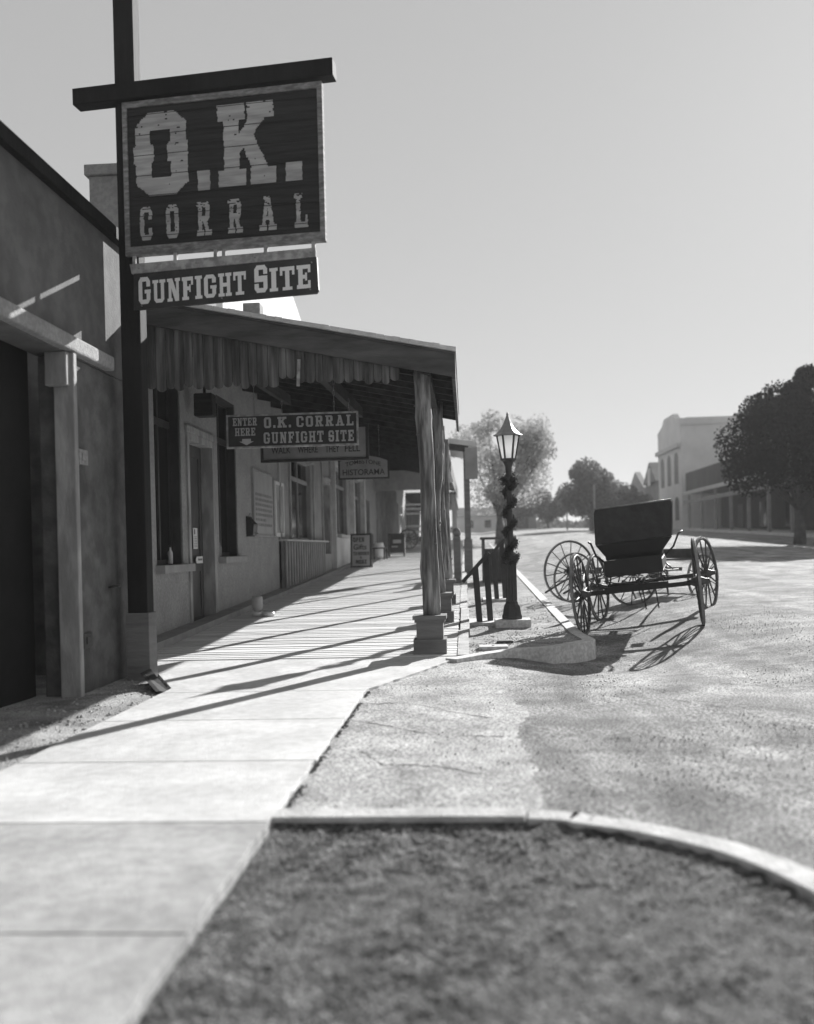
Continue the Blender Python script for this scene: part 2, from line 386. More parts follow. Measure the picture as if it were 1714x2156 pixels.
# raised island with kerb
def si(y): return sl(y)-.09*sm((y-11.4)/2.2)
ISL = dens([(-.12, 10.22), (.30, 10.72), (.62, 10.98), (1.0, 11.12), (1.30, 11.42), (1.50, 11.68), (1.56, 11.78), (1.575, 11.95), (1.575, 13), (1.57, 20), (1.57, 60)])
mb = MB(); strip(ISL, .16, .03, -.35, mb, zf=lambda x, y: si(y)+.004*noise.noise(Vector((x*3, y*3, 0))))
tag(mb.build('island_kerb', kerb_m, bev=.018), 'worn concrete kerb around the raised planting island', kind='structure')
mb = MB(); n = len(ISL)
def isl_front(x):
    for (a, b), (c, d) in zip(ISL, ISL[1:]):
        if a <= x <= c: return b+(d-b)*(x-a)/(c-a+1e-9)
    return 11.9
nx = 22; yy = arange(0, 1, .004); yy = [v*v for v in yy]+[1]
vs = []
for i in range(nx+1):
    x = -.10+1.60*i/nx; y0 = isl_front(x)+.08
    for t in yy:
        y = y0+(58-y0)*t; vs.append((x, y, si(y)+.012+.014*noise.noise(Vector((x*4, y*4, 0)))))
m_ = len(yy)
mb.add(vs, [(i*m_+j, (i+1)*m_+j, (i+1)*m_+j+1, i*m_+j+1) for i in range(nx) for j in range(m_-1)], True)
tag(mb.build('island_dirt', dirt), 'gravelly dirt on the raised island between kerb and boardwalk', kind='structure')

# loose stones (nobody could count them)
def stones(n, fx, name, m, r0, r1):
    mb = MB()
    for _ in range(n):
        p = fx()
        if p is None: continue
        r = r0+(r1-r0)*rnd.random()**3; x, y, z = p
        base = [Vector((math.cos(a)*r*rnd.uniform(.7, 1.3), math.sin(a)*r*rnd.uniform(.7, 1.3), 0)) for a in (0, 1.3, 2.5, 3.7, 5.0)]
        ro = rnd.uniform(0, 6); M = Matrix.Rotation(ro, 3, 'Z')
        vs = [M @ v+Vector((x, y, z-.3*r)) for v in base]+[M @ (v*.6)+Vector((x, y, z+r*rnd.uniform(.35, .8))) for v in base]
        mb.add(vs, [(i, (i+1) % 5, 5+(i+1) % 5, 5+i) for i in range(5)]+[(5, 6, 7, 8, 9)])
    return mb.build(name, m)
def fr():
    y = 4.6+rnd.random()**1.3*11; x = rnd.uniform(-.85, 4.8)
    if x < walk_r(y)+.03 or (y > 10.1 and x < 1.75): return None
    if x < .9 and y < 9 and rnd.random() < .75: return None
    return x, y, g(x, y)-.012
tag(stones(26000, fr, 'street_gravel', pebble, .002, .008), 'loose gravel scattered over the street', kind='stuff')
def fb():
    y = rnd.uniform(2.2, 4.45); x = rnd.uniform(-.95, 1.5)
    if y > edge_y(x)-.02 or x < walk_r(y)+.01: return None
    return x, y, -.032
tag(stones(19000, fb, 'bed_gravel', bark_peb, .002, .012), 'dark loose gravel filling the bed', kind='stuff')
def fi():
    y = 10.6+rnd.random()**1.6*9; x = rnd.uniform(-.0, 1.4)
    if y < isl_front(x)+.2: return None
    return x, y, si(y)+.012
tag(stones(5200, fi, 'island_gravel', pebble, .003, .014), 'small stones over the island dirt', kind='stuff')
def fd():
    y = rnd.uniform(5, 9.6); x = rnd.uniform(-3.45, -2.6)
    if x > walk_l(y)+.04: return None
    return x, y, g(x, y)-.01
tag(stones(900, fd, 'dirt_gravel', pebble, .004, .02), 'stones and litter on the dirt beside the sign post', kind='stuff')

def fe():
    y = rnd.uniform(4.6, 8.3); x = walk_r(y)+.012+abs(rnd.gauss(0, .014)); 
    if noise.noise(Vector((y*3, 0, 0))) < -.12: return None
    return x, y, g(x, y)-.008
tag(stones(1100, fe, 'edge_grit', dark_grit, .002, .010), 'dark grit and weeds along the edge of the walk', kind='stuff')
mb = MB(); rg = random.Random(2)
for pts in CRACKS:
    q = []
    for (a, b), (c, d) in zip(pts, pts[1:]):
        for i in range(9): q.append((a+(c-a)*i/9+rg.uniform(-.018, .018), b+(d-b)*i/9+rg.uniform(-.02, .02)))
    for i, ((a, b), (c, d)) in enumerate(zip(q, q[1:])):
        w_ = rg.uniform(.003, .011); z0 = gz(a, b)+.003; z1 = gz(c, d)+.003
        mb.quad((a, b-w_, z0), (c, d-w_, z1), (c, d+w_, z1), (a, b+w_, z0))
tag(mb.build('asphalt_crack', dark_grit), 'thin dark cracks across the worn asphalt', kind='structure')

# ------------------------------------------------------------------ slab lettering
def oc(x0, y0, x1, y1, c): return [(x0+c, y0), (x1-c, y0), (x1, y0+c), (x1, y1-c), (x1-c, y1), (x0+c, y1), (x0, y1-c), (x0, y0+c)]
def rr(x0, y0, x1, y1): return [(x0, y0), (x1, y0), (x1, y1), (x0, y1)]
P, N = 1, 0
GL = {
 'O': (.76, [(P, oc(0, 0, .76, 1, .15)), (N, rr(.25, .2, .51, .8))]),
 'C': (.76, [(P, oc(0, 0, .74, 1, .15)), (N, rr(.25, .18, .52, .82)), (N, rr(.5, .36, .8, .62))]),
 'G': (.80, [(P, oc(0, 0, .76, 1, .15)), (N, rr(.25, .18, .52, .82)), (N, rr(.5, .52, .8, .64)), (P, rr(.40, .38, .8, .52))]),
 'E': (.75, [(P, rr(.08, 0, .33, 1)), (P, rr(0, 0, .75, .17)), (P, rr(0, .83, .75, 1)), (P, rr(.3, .43, .5, .57)), (P, rr(.46, .34, .56, .66)), (P, rr(.61, 0, .75, .34)), (P, rr(.61, .66, .75, 1))]),
 'F': (.72, [(P, rr(.08, 0, .33, 1)), (P, rr(0, 0, .44, .15)), (P, rr(0, .83, .72, 1)), (P, rr(.3, .43, .5, .57)), (P, rr(.46, .34, .56, .66)), (P, rr(.58, .64, .72, 1))]),
 'N': (.84, [(P, rr(.08, 0, .27, 1)), (P, rr(.57, 0, .76, 1)), (P, [(.08, 1), (.34, 1), (.76, 0), (.50, 0)]), (P, rr(0, 0, .34, .15)), (P, rr(0, .85, .3, 1)), (P, rr(.5, .85, .84, 1))]),
 'T': (.80, [(P, rr(.28, 0, .52, 1)), (P, rr(0, .82, .8, 1)), (P, rr(0, .64, .13, 1)), (P, rr(.67, .64, .8, 1)), (P, rr(.14, 0, .66, .15))]),
 'R': (.85, [(P, rr(.08, 0, .32, 1)), (P, rr(0, .85, .4, 1)), (P, oc(.2, .42, .76, 1, .12)), (N, rr(.32, .58, .52, .84)), (P, rr(.08, 0, .32, .6)), (P, [(.34, .5), (.56, .5), (.76, .08), (.52, .08)]), (P, rr(0, 0, .4, .16)), (P, rr(.48, 0, .85, .16))]),
 'H': (.84, [(P, rr(.08, 0, .3, 1)), (P, rr(.54, 0, .76, 1)), (P, rr(.3, .42, .54, .58)), (P, rr(0, 0, .38, .15)), (P, rr(0, .85, .38, 1)), (P, rr(.46, 0, .84, .15)), (P, rr(.46, .85, .84, 1))]),
 'I': (.46, [(P, rr(.1, 0, .36, 1)), (P, rr(0, 0, .46, .15)), (P, rr(0, .85, .46, 1))]),
 'U': (.84, [(P, oc(.08, 0, .76, .5, .14)), (P, rr(.08, .3, .3, 1)), (P, rr(.54, .3, .76, 1)), (N, rr(.3, .18, .54, .84)), (P, rr(0, .85, .38, 1)), (P, rr(.46, .85, .84, 1))]),
 'S': (.72, [(P, oc(0, 0, .72, 1, .14)), (N, rr(.24, .6, .5, .82)), (N, rr(.24, .18, .5, .4)), (N, rr(.24, .6, .8, .68)), (N, rr(-.1, .32, .5, .4))]),
 'K': (.98, [(P, rr(.1, 0, .36, 1)), (P, rr(0, 0, .46, .2)), (P, rr(0, .8, .46, 1)), (P, [(.34, .36), (.34, .6), (.58, .86), (.88, .86)]), (P, rr(.52, .8, .96, 1)), (P, [(.40, .52), (.62, .60), (.90, .12), (.62, .12)]), (P, rr(.55, 0, .98, .2))]),
 'A': (.90, [(P, [(.12, .08), (.30, .08), (.52, 1), (.34, 1)]), (P, [(.36, 1), (.56, 1), (.80, .08), (.56, .08)]), (P, rr(.25, .3, .62, .42)), (P, rr(0, 0, .4, .16)), (P, rr(.46, 0, .9, .16)), (P, rr(.24, .88, .56, 1))]),
 'L': (.74, [(P, rr(.1, 0, .34, 1)), (P, rr(0, .85, .44, 1)), (P, rr(0, 0, .74, .17)), (P, rr(.6, 0, .74, .36))]),
 'W': (1.1, [(P, [(.06, 1), (.28, 1), (.44, 0), (.26, 0)]), (P, [(.26, 0), (.42, 0), (.62, .8), (.48, .8)]), (P, [(.48, .8), (.62, .8), (.84, 0), (.68, 0)]), (P, [(.66, 0), (.84, 0), (1.04, 1), (.84, 1)])]),
 'Y': (.82, [(P, [(.02, 1), (.26, 1), (.54, .42), (.30, .42)]), (P, [(.58, 1), (.8, 1), (.54, .42), (.30, .42)]), (P, rr(.3, 0, .54, .5))]),
 'M': (1.0, [(P, rr(.06, 0, .27, 1)), (P, rr(.73, 0, .94, 1)), (P, [(.06, 1), (.3, 1), (.58, .25), (.42, .25)]), (P, [(.7, 1), (.94, 1), (.58, .25), (.42, .25)])]),
 'B': (.8, [(P, rr(.05, 0, .3, 1)), (P, oc(.1, .46, .74, 1, .12)), (P, oc(.1, 0, .8, .56, .12)), (N, rr(.3, .6, .5, .84)), (N, rr(.3, .16, .54, .42))]),
 'P': (.78, [(P, rr(.08, 0, .32, 1)), (P, oc(.1, .4, .76, 1, .12)), (N, rr(.32, .56, .52, .84)), (P, rr(0, 0, .4, .15))]),
 '.': (.24, [(P, rr(0, 0, .24, .24))]),
 '&': (.8, [(P, oc(.1, .5, .6, 1, .1)), (N, rr(.25, .64, .44, .86)), (P, oc(0, 0, .7, .58, .12)), (N, rr(.2, .16, .46, .42)), (P, [(.4, .45), (.6, .45), (.86, 0), (.64, 0)])]),
 'V': (.0, []),
}
def inside(poly, x, y):
    c = False; n = len(poly); j = n-1
    for i in range(n):
        xi, yi = poly[i]; xj, yj = poly[j]
        if (yi > y) != (yj > y) and x < (xj-xi)*(y-yi)/(yj-yi)+xi: c = not c
        j = i
    return c
def glyph_runs(ch, rows=36, cols=48):
    wd, sh = GL[ch]; res = []
    for r in range(rows):
        y = (r+.5)/rows; run = None; rl = []
        for c in range(cols+1):
            x = (c+.5)/cols*wd; on = False
            if c < cols:
                for k, p in sh:
                    if inside(p, x, y): on = bool(k)
            if on and run is None: run = c/cols*wd
            if not on and run is not None: rl.append((run, c/cols*wd)); run = None
        res.append(rl)
    return wd, res
CACHE = {}
def put_glyph(mb, ch, o, ux, uz, nrm, cw, chh, rag=0, seed=0, erode=0, rows=36):
    """o lower-left corner, ux/uz directions, cw x chh size of the letter; rag = ragged edge as on flaking paint"""
    key = (ch, rows)
    if key not in CACHE: CACHE[key] = glyph_runs(ch, rows)
    wd, res = CACHE[key]; rg = random.Random(seed)
    jl = 0; 
    for r, rl in enumerate(res):
        if r % 2 == 0 or rag == 0: ja = rg.uniform(-1, 1)*rag; jb = rg.uniform(-1, 1)*rag
        z0 = r/rows*chh; z1 = (r+1)/rows*chh
        for a, b in rl:
            a2 = a/wd*cw+ja; b2 = b/wd*cw+jb
            if b2-a2 < .2*abs(rag): continue
            p = o+nrm
            if not erode: mb.quad(p+ux*a2+uz*z0, p+ux*b2+uz*z0, p+ux*b2+uz*z1, p+ux*a2+uz*z1); continue
            n_ = max(1, int((b2-a2)/.008)); st = None
            for q in range(n_+1):
                xx = a2+(b2-a2)*q/n_; thr = .62-erode*(r/rows)**2
                ok = q < n_ and noise.noise(Vector(((o.x+xx)*9+seed, (o.z+z0)*60, 0)))*.6+noise.noise(Vector(((o.x+xx)*30, (o.z+z0)*95, seed)))*.6 < thr
                if ok and st is None: st = xx
                if not ok and st is not None: mb.quad(p+ux*st+uz*z0, p+ux*xx+uz*z0, p+ux*xx+uz*z1, p+ux*st+uz*z1); st = None
def put_text(mb, txt, o, ux, uz, nrm, width, h, rag=0, space=.16, widths=None, caps=None):
    tot = sum((GL[c][0] if c != ' ' else .42) for c in txt)+space*(len(txt)-1)
    k = width/tot; x = 0
    for i, c in enumerate(txt):
        if c == ' ': x += (.42+space)*k; continue
        hh = h*(caps.get(i, 1) if caps else 1)
        put_glyph(mb, c, o+ux*x, ux, uz, nrm, GL[c][0]*k, hh, rag, i*7+3)
        x += (GL[c][0]+space)*k
def sans(txt, size, bold=.012):
    c = bpy.data.curves.new('t', 'FONT'); c.body = txt; c.size = size; c.offset = bold*size; c.resolution_u = 3
    o = bpy.data.objects.new('t', c); col.objects.link(o)
    bpy.context.view_layer.update(); me = o.to_mesh()
    vs = [v.co.copy() for v in me.vertices]; fs = [tuple(p.vertices) for p in me.polygons]
    o.to_mesh_clear(); bpy.data.objects.remove(o); bpy.data.curves.remove(c)
    return vs, fs
def put_sans(mb, txt, o, ux, uz, nrm, width, h, arc=0):
    vs, fs = sans(txt, 1.0)
    x0 = min(v.x for v in vs); x1 = max(v.x for v in vs); y0 = min(v.y for v in vs); y1 = max(v.y for v in vs)
    out = []
    for v in vs:
        u = (v.x-x0)/(x1-x0); q = (v.y-y0)/(y1-y0)
        out.append(o+nrm+ux*u*width+uz*(q*h+arc*(1-(2*u-1)**2)))
    mb.add(out, fs)

X, Z, YN = Vector((1, 0, 0)), Vector((0, 0, 1)), Vector((0, -1, 0))

# ------------------------------------------------------------------ big hanging sign on its post
ax = Vector((-3.25, 9.25, 0)); bx_ = Vector((-1.31, 9.04, 0)); SX = (bx_-ax).normalized(); SN = Vector((SX.y, -SX.x, 0))
if SN.y > 0: SN = -SN
t = thing('sign_post', 'tall black timber post with cross beam standing at the left edge of the walk', 'post', (-3.27, 9.37, g(-3.27, 9.37)))
mb = MB(); mb.bb(-.1, .1, -.1, .1, -.3, 6.9); mb.build('post', blackp, t, bev=.01)
mb = MB(); mb.bb(-.118, .118, -.118, .118, -.3, .66); mb.build('base_sleeve', ped, t, bev=.008)
mb = MB(); a = ax-SX*.54+Z*5.81; b = ax+SX*2.12+Z*5.83; mb.bar(a-SN*.02, b-SN*.02, .16, .165); mb.build('cross_beam', blackp, t, world=True, bev=.008)

def on(u, z, off=0): return ax+SX*u+Z*z+SN*off
t = thing('hanging_sign', 'large weathered black wooden sign with pale O.K. CORRAL lettering below the beam', 'sign', tuple(on(0, 4.18)))
U0, U1 = -.04, 2.0
mb = MB(); mb.prism([on(U0+.04, 4.26, .0), on(U1-.04, 4.26, .0), on(U1-.04, 5.68, 0), on(U0+.04, 5.68, 0)], -SN*.04); mb.build('board', signblack, t, world=True)
mb = MB()
for (u0, u1, z0, z1) in ((U0, U1, 4.20, 4.29), (U0, U1, 5.66, 5.722), (U0, U0+.05, 4.29, 5.66), (U1-.05, U1, 4.29, 5.66)):
    mb.prism([on(u0, z0, .018), on(u1, z0, .018), on(u1, z1, .018), on(u0, z1, .018)], -SN*.075)
mb.build('frame', frame_k, t, world=True, bev=.005)
mb = MB()
def sgn(ch, u0, u1, z0, z1, rag=.009, er=0, rows=36, sd=0):
    put_glyph(mb, ch, on(u0, z0), SX, Z, SN*.006, u1-u0, z1-z0, rag, ord(ch)+sd, er, rows)
GL['0'] = (.86, [(P, [(.25, 0), (.66, 0), (.86, .14), (.86, .36), (.9, .38), (.9, .62), (.84, .64), (.84, .86), (.66, 1), (.25, 1), (.03, .84), (.03, .62), (0, .6), (0, .4), (.04, .38), (.04, .14)]),
                 (N, [(.28, .22), (.60, .22), (.60, .39), (.54, .41), (.54, .62), (.60, .64), (.60, .79), (.27, .79), (.27, .62), (.32, .6), (.32, .42), (.28, .4)])])
GL['*'] = (.24, [(P, rr(0, 0, .24, 1))])
sgn('0', .07, .635, 4.775, 5.595, .006, er=.2, rows=60); sgn('*', .73, .86, 4.785, 4.985, .006, er=.1, rows=14)
sgn('K', .945, 1.525, 4.80, 5.595, .006, er=.2, rows=60); sgn('*', 1.625, 1.785, 4.80, 4.985, .006, er=.1, rows=14, sd=1)
for ch, u, sdd in (('C', .12, 0), ('O', .394, 0), ('R', .71, 0), ('R', 1.03, 5), ('A', 1.345, 0), ('L', 1.70, 0)):
    sgn(ch, u, u+{'A': .175, 'R': .15}.get(ch, .13), 4.345, 4.675, .0045, .5, 36, sdd)
mb.build('lettering', signletter, t, world=True)
mb = MB()
for i in range(7):
    z = 4.26+.2*(i+.6); mb.prism([on(U0+.06, z, .009), on(U1-.06, z, .009), on(U1-.06, z+.005, .009), on(U0+.06, z+.005, .009)], -SN*.004)
mb.build('plank_joint', signblack, t, world=True)

t = thing('lower_sign', 'narrow dark GUNFIGHT SITE board hanging under the big sign', 'sign', tuple(on(.1, 3.66)))
mb = MB(); mb.prism([on(.03, 3.665, .01), on(1.90, 3.705, .01), on(1.92, 3.735, .01), on(1.91, 4.05, .01), on(.04, 4.02, .01)], -SN*.035); mb.build('board', signdark2, t, world=True)
mb = MB(); mb.prism([on(.02, 4.022, .016), on(1.90, 4.052, .016), on(1.90, 4.14, .016), on(.0, 4.12, .016)], -SN*.05)
for u in (.03, .46, .875, .96, 1.385, 1.86):
    mb.prism([on(u, 4.11, .014), on(u+.035, 4.11, .014), on(u+.035, 4.205, .014), on(u, 4.205, .014)], -SN*.04)
mb.build('hanger_rail', frame_w, t, world=True, bev=.004)
for u, z in ((.12, 3.70), (.95, 3.72), (1.84, 3.745), (1.86, 4.0), (.1, 4.07), (.7, 4.08), (1.3, 4.09), (1.85, 4.1)):
    mb = MB(); c_ = on(u, z, .012); mb.tube([c_, c_+SN*.012], .008, 8); mb.build('bolt', steel, t, world=True)
mb = MB(); o_ = on(.09, 3.715, .01); slope = (SX+Z*.024).normalized()
put_text(mb, 'GUNFIGHT', o_, slope, Z, SN*.006, 1.11, .225, space=.12, caps={0: 1.18})
put_text(mb, 'SITE', on(1.285, 3.745, .01), slope, Z, SN*.006, .56, .225, space=.12, caps={0: 1.18})
mb.build('lettering', signletter2, t, world=True)

# ------------------------------------------------------------------ near-left building
t = thing('adobe_building', 'dark-fronted adobe building with a black open doorway at the left edge', 'building', (-3.5, 9.6, 0))
mb = MB(); mb.bb(-3.8, -3.5, 8.32, 9.95, -.3, 3.05); mb.bb(-6, -3.8, 9.75, 9.95, -.3, 4.4); mb.build('wall', adobe, t, world=True, bev=.02)
mb = MB(); mb.bb(-3.8, -3.497, 3.5, 9.955, 3.05, 4.42); mb.bb(-3.8, -3.5, 3.5, 5.6, -.3, 3.05); mb.build('upper_wall', upwall, t, world=True)
mb = MB(); mb.bb(-3.85, -3.42, 3.4, 10.0, 4.42, 4.55); mb.build('coping', blackp, t, world=True, bev=.01)
mb = MB(); mb.bb(-3.62, -3.43, 8.235, 8.315, -.05, 3.06); mb.bb(-3.66, -3.46, 8.15, 8.233, 2.75, 3.05); mb.build('door_post', trim, t, world=True, bev=.012)
mb = MB(); mb.bb(-3.66, -3.41, 6.6, 9.2, 3.06, 3.2); mb.build('lintel', stucco, t, world=True, bev=.02)
mb = MB(); mb.bb(-6, -3.9, 5.4, 8.35, -.1, 3.3); mb.build('dark_interior', void, t, world=True)  # near-black block in the opening; the room's darkness is in its colour
for zz in (2.15, .47):
    mb = MB(); mb.bb(-3.5, -3.47, 8.42, 8.62, zz-.07, zz+.07); mb.bb(-3.47, -3.46, 8.47, 8.57, zz-.035, zz+.035); mb.build('hinge_plate', metal_d if zz < 1 else stucco, t, world=True, bev=.006)
mb = MB(); mb.tube([(-3.5, 9.12, .93), (-3.44, 9.12, .94), (-3.43, 9.24, .94)], .012, 8); mb.build('wall_spigot', metal_d, t, world=True)
mb = MB(); mb.prism([(-3.10, 9.12, .0), (-2.70, 8.34, .0), (-2.78, 8.30, .02), (-3.16, 8.98, .10), (-3.13, 9.1, .12)], (.03, .012, .004))
tag(mb.build('metal_wedge', stand_m), 'dark low wedge lying between the sign post and the walk', 'wedge')

# ------------------------------------------------------------------ corral building
XW = -4.1
def wall_holes(mb, x, y0, y1, z0, z1, holes, depth=.22):
    ysn = sorted({y0, y1} | {h[0] for h in holes} | {h[1] for h in holes}); zsn = sorted({z0, z1} | {h[2] for h in holes} | {h[3] for h in holes})
    for a, b in zip(ysn, ysn[1:]):
        for c, d in zip(zsn, zsn[1:]):
            my, mz = (a+b)/2, (c+d)/2
            if any(h[0] < my < h[1] and h[2] < mz < h[3] for h in holes): continue
            mb.quad((x, a, c), (x, b, c), (x, b, d), (x, a, d))
    for a, b, c, d in holes:
        q = x-depth
        mb.quad((x, a, c), (x, a, d), (q, a, d), (q, a, c)); mb.quad((x, b, c), (q, b, c), (q, b, d), (x, b, d))
        mb.quad((x, a, d), (x, b, d), (q, b, d), (q, a, d)); mb.quad((x, a, c), (q, a, c), (q, b, c), (x, b, c))
    # body behind
    mb.quad((x, y0, z0), (x, y0, z1), (x-8, y0, z1), (x-8, y0, z0)); mb.quad((x, y0, z1), (x, y1, z1), (x-.3, y1, z1), (x-.3, y0, z1))
    mb.quad((x-.3, y0, z1), (x-.3, y1, z1), (x-.3, y1, z1-.6), (x-.3, y0, z1-.6)); mb.quad((x-.3, y0, z1-.6), (x-.3, y1, z1-.6), (x-8, y1, z1-.6), (x-8, y0, z1-.6))
    mb.quad((x, y1, z0), (x-8, y1, z0), (x-8, y1, z1), (x, y1, z1))
B1 = thing('corral_building', 'long stucco storefront behind the boardwalk with dark windows and two doors', 'building', (XW, 10.2, 0))
W1 = (12.42, 13.6, 1.09, 3.8); W2 = (15.66, 16.95, 1.17, 3.9); D1 = (13.95, 15.25, -.1, 2.95); W3 = (22.3, 25.3, 1.5, 3.55); D2 = (27.35, 28.7, .3, 3.2); W4 = (30.3, 32.0, 1.65, 3.6)
mb = MB(); wall_holes(mb, XW, 10.2, 29, -.3, 4.95, [W1, W2, D1, W3, D2], .2); mb.build('wall', stucco, B1, world=True)
mb = MB(); mb.bb(XW-.4, XW+.05, 10.72, 29, 4.951, 5.03); mb.build('cornice', stucco, B1, world=True, bev=.01)
mb = MB(); mb.bb(-4.06, -3.6, 10.3, 10.7, 4.0, 5.44); mb.bb(-4.10, -3.56, 10.26, 10.74, 5.441, 5.56); mb.build('corner_pier', stucco, B1, world=True, bev=.01)
mb = MB(); mb.prism([(XW-.25, 16.8, 4.8), (XW-.25, 28.6, 4.8), (XW-.25, 28.6, 6.3), (XW-.25, 26.4, 7.0), (XW-.25, 24.4, 7.6), (XW-.25, 22.5, 8.1), (XW-.25, 20.6, 7.6), (XW-.25, 18.4, 6.4), (XW-.25, 16.8, 6.2)], (.12, 0, 0)); mb.build('false_front', white_b, B1, world=True)
mb = MB(); mb.bb(-2.50, -2.30, 10.85, 11.05, 3.85, 4.12); mb.build('roof_vent', stucco, B1, world=True, bev=.01)
def window(parent, Wd, x=XW, depth=.2, mull=1, trans=True, fm=frame_d, sill=True, gm=glass):
    a, b, c, d = Wd; f = .07; q = x-depth+.03
    mb = MB(); mb.bb(q-.03, q+.03, a, a+f, c, d); mb.bb(q-.03, q+.03, b-f, b, c, d); mb.bb(q-.03, q+.03, a+f, b-f, c, c+f); mb.bb(q-.03, q+.03, a+f, b-f, d-f, d)
    for i in range(mull):
        yy = a+(b-a)*(i+1)/(mull+1); mb.bb(q-.028, q+.028, yy-.03, yy+.03, c+f, d-f)
    if trans: zz = d-(d-c)*.26; mb.bb(q-.03, q+.035, a+f, b-f, zz-.05, zz+.05)
    mb.bb(q+.031, x-.015, b-.05, b-.003, c, d); mb.bb(q+.031, x-.015, a+.003, a+.05, c, d); mb.bb(q+.031, x-.015, a+.051, b-.051, d-.05, d-.003)
    fo = mb.build('window', fm, parent, world=True)
    inv = parent
    mb = MB(); mb.bb(q-.012, q-.004, a+f*.5, b-f*.5, c+f*.5, d-f*.5); p = mb.build('pane', gm, fo); 
    p.data.transform(parent.matrix_basis.inverted())
    if sill:
        mb = MB(); mb.bb(x-.05, x+.13, a-.06, b+.18, c-.11, c+.002); s_ = mb.build('sill', trim2, fo, bev=.008); s_.data.transform(parent.matrix_basis.inverted())
    return fo
window(B1, W1); window(B1, W2)
window(B1, W3, depth=.15, mull=1, fm=trim2, sill=False)
def door(parent, Dd, x=XW, depth=.17, dm=doorm, casing=trim):
    a, b, c, d = Dd; q = x-depth
    mb = MB(); mb.bb(q-.04, q, a, b, c, d)
    for z0, z1 in ((c+.25, c+1.0), ):
        mb.bb(q-.001, q+.018, a+.08, a+.2, c+.12, d-.05); mb.bb(q-.001, q+.018, b-.2, b-.08, c+.12, d-.05); mb.bb(q-.001, q+.018, a+.2, b-.2, c+.12, c+.34); mb.bb(q-.001, q+.018, a+.2, b-.2, d-.2, d-.05); mb.bb(q-.001, q+.018, a+.2, b-.2, c+1.05, c+1.2)
    dr = mb.build('door', dm, parent, world=True)
    inv = parent.matrix_basis.inverted()
    mb = MB(); mb.bb(x-.169, x+.03, a-.1, a+.006, c, d+.1); mb.bb(x-.169, x+.03, b-.006, b+.13, c, d+.1); mb.bb(x+.001, x+.045, a-.13, b+.16, d+.1, d+.2); mb.bb(x-.169, x+.03, a+.006, b-.006, d-.006, d+.098)
    k = mb.build('door_casing', casing, dr, bev=.006); k.data.transform(inv)
    mb = MB(); mb.lathe([(.012, 0), (.012, .04), (.03, .045), (.033, .07), (.015, .085)], (q+.018, a+.13, c+1.15), 12, 'x'); k = mb.build('handle', steel, dr); k.data.transform(inv)
    return dr
door(B1, D1); door(B1, D2, casing=trim)
# casing return that makes the deep pale jamb
mb = MB()
for (y0, z0) in ((20.75, 0), (28.78, 0), (22.05, 1.5), (25.5, 1.5), (27.1, 1.5)):
    mb.bb(XW-.02, XW+.05, y0, y0+(.12 if z0 else .16), z0, 4.0)
mb.bb(XW-.02, XW+.08, 22.2, 25.5, 3.55, 3.68); mb.build_each('pilaster_trim', trim, B1, world=True, bev=.006)
# battened tin apron wall under the shop window
mb = MB(); n = 18
mb.bb(XW, XW+.10, 20.75, 27.0, 0, 1.46)
mb.build('apron_wall', tin, B1, world=True)
mb = MB()
for i in range(n):
    y0 = 20.78+i*6.1/n; mb.bb(XW+.101, XW+.16, y0, y0+.13, .2, 1.46)
mb.build_each('apron_batten', tin, B1, world=True, bev=.02)
mb = MB(); mb.bb(XW-.02, XW+.2, 20.7, 27.05, 1.461, 1.50); mb.build('apron_ledge', pale_w, B1, world=True)
mb = MB(); mb.bb(XW+.001, XW+.05, 27.06, 28.6, .3, 1.12); mb.build('low_panel', trim2, B1, world=True)

# second building (pale base) and those beyond
B2 = thing('board_building', 'board-fronted shop with pale stucco base beyond the first storefront', 'building', (XW, 29, .4))
mb = MB(); wall_holes(mb, XW, 29.01, 44, .2, 5.2, [(30.0, 33.0, 1.72, 3.9), (34.6, 37.4, 1.3, 3.9), (39.2, 41, .4, 3.3)]); mb.build('wall', trim2, B2, world=True)
mb = MB(); mb.bb(XW, XW+.14, 29.2, 33.6, .3, 1.62); mb.build('stucco_base', stucco2, B2, world=True, bev=.02)
mb = MB(); mb.bb(XW-.02, XW+.2, 30.0, 33.4, 1.62, 1.72); mb.bb(XW, XW+.16, 29.02, 29.18, .3, 4.4); mb.bb(XW, XW+.16, 37.5, 37.95, .3, 4.4); mb.bb(XW, XW+.16, 33.9, 34.2, .3, 3.9); mb.build_each('white_pilaster', pale_w, B2, world=True)
mb = MB(); mb.bb(XW, XW+.12, 29.2, 37.4, 3.9, 4.06); mb.build('header_trim', pale_w, B2, world=True)
window(B2, (30.0, 33.0, 1.72, 3.9), depth=.15, fm=trim2, sill=False); window(B2, (34.6, 37.4, 1.3, 3.9), depth=.15, fm=trim2, sill=False)
mb = MB(); mb.bb(XW-.25, XW-.2, 39.2, 41, .4, 3.3); mb.build('door', doorm, B2, world=True)
B3 = thing('plank_building', 'long vertical-plank building at the far end of the boardwalk', 'building', (XW, 44, .8))
mb = MB(); wall_holes(mb, XW, 44.01, 66, .5, 6.2, [(57, 59, 1, 4), (61, 63.5, 1.8, 4)]); mb.build('wall', trim2, B3, world=True)
mb = MB()
for i in range(44): mb.bb(XW, XW+.05, 44.1+i*.3, 44.16+i*.3, .6, 4.6)
mb.build_each('batten', trim, B3, world=True)
window(B3, (61, 63.5, 1.8, 4), depth=.15, fm=pale_w, sill=False)
B4 = thing('far_left_shop', 'distant shop with a porch past the far end of the boardwalk', 'building', (XW-.5, 68, 1.4))
mb = MB(); wall_holes(mb, XW-.4, 68, 98, 1, 7.2, [(70+i*4, 72+i*4, 2.2, 4.6) for i in range(6)]); mb.build('wall', grey_b, B4, world=True)
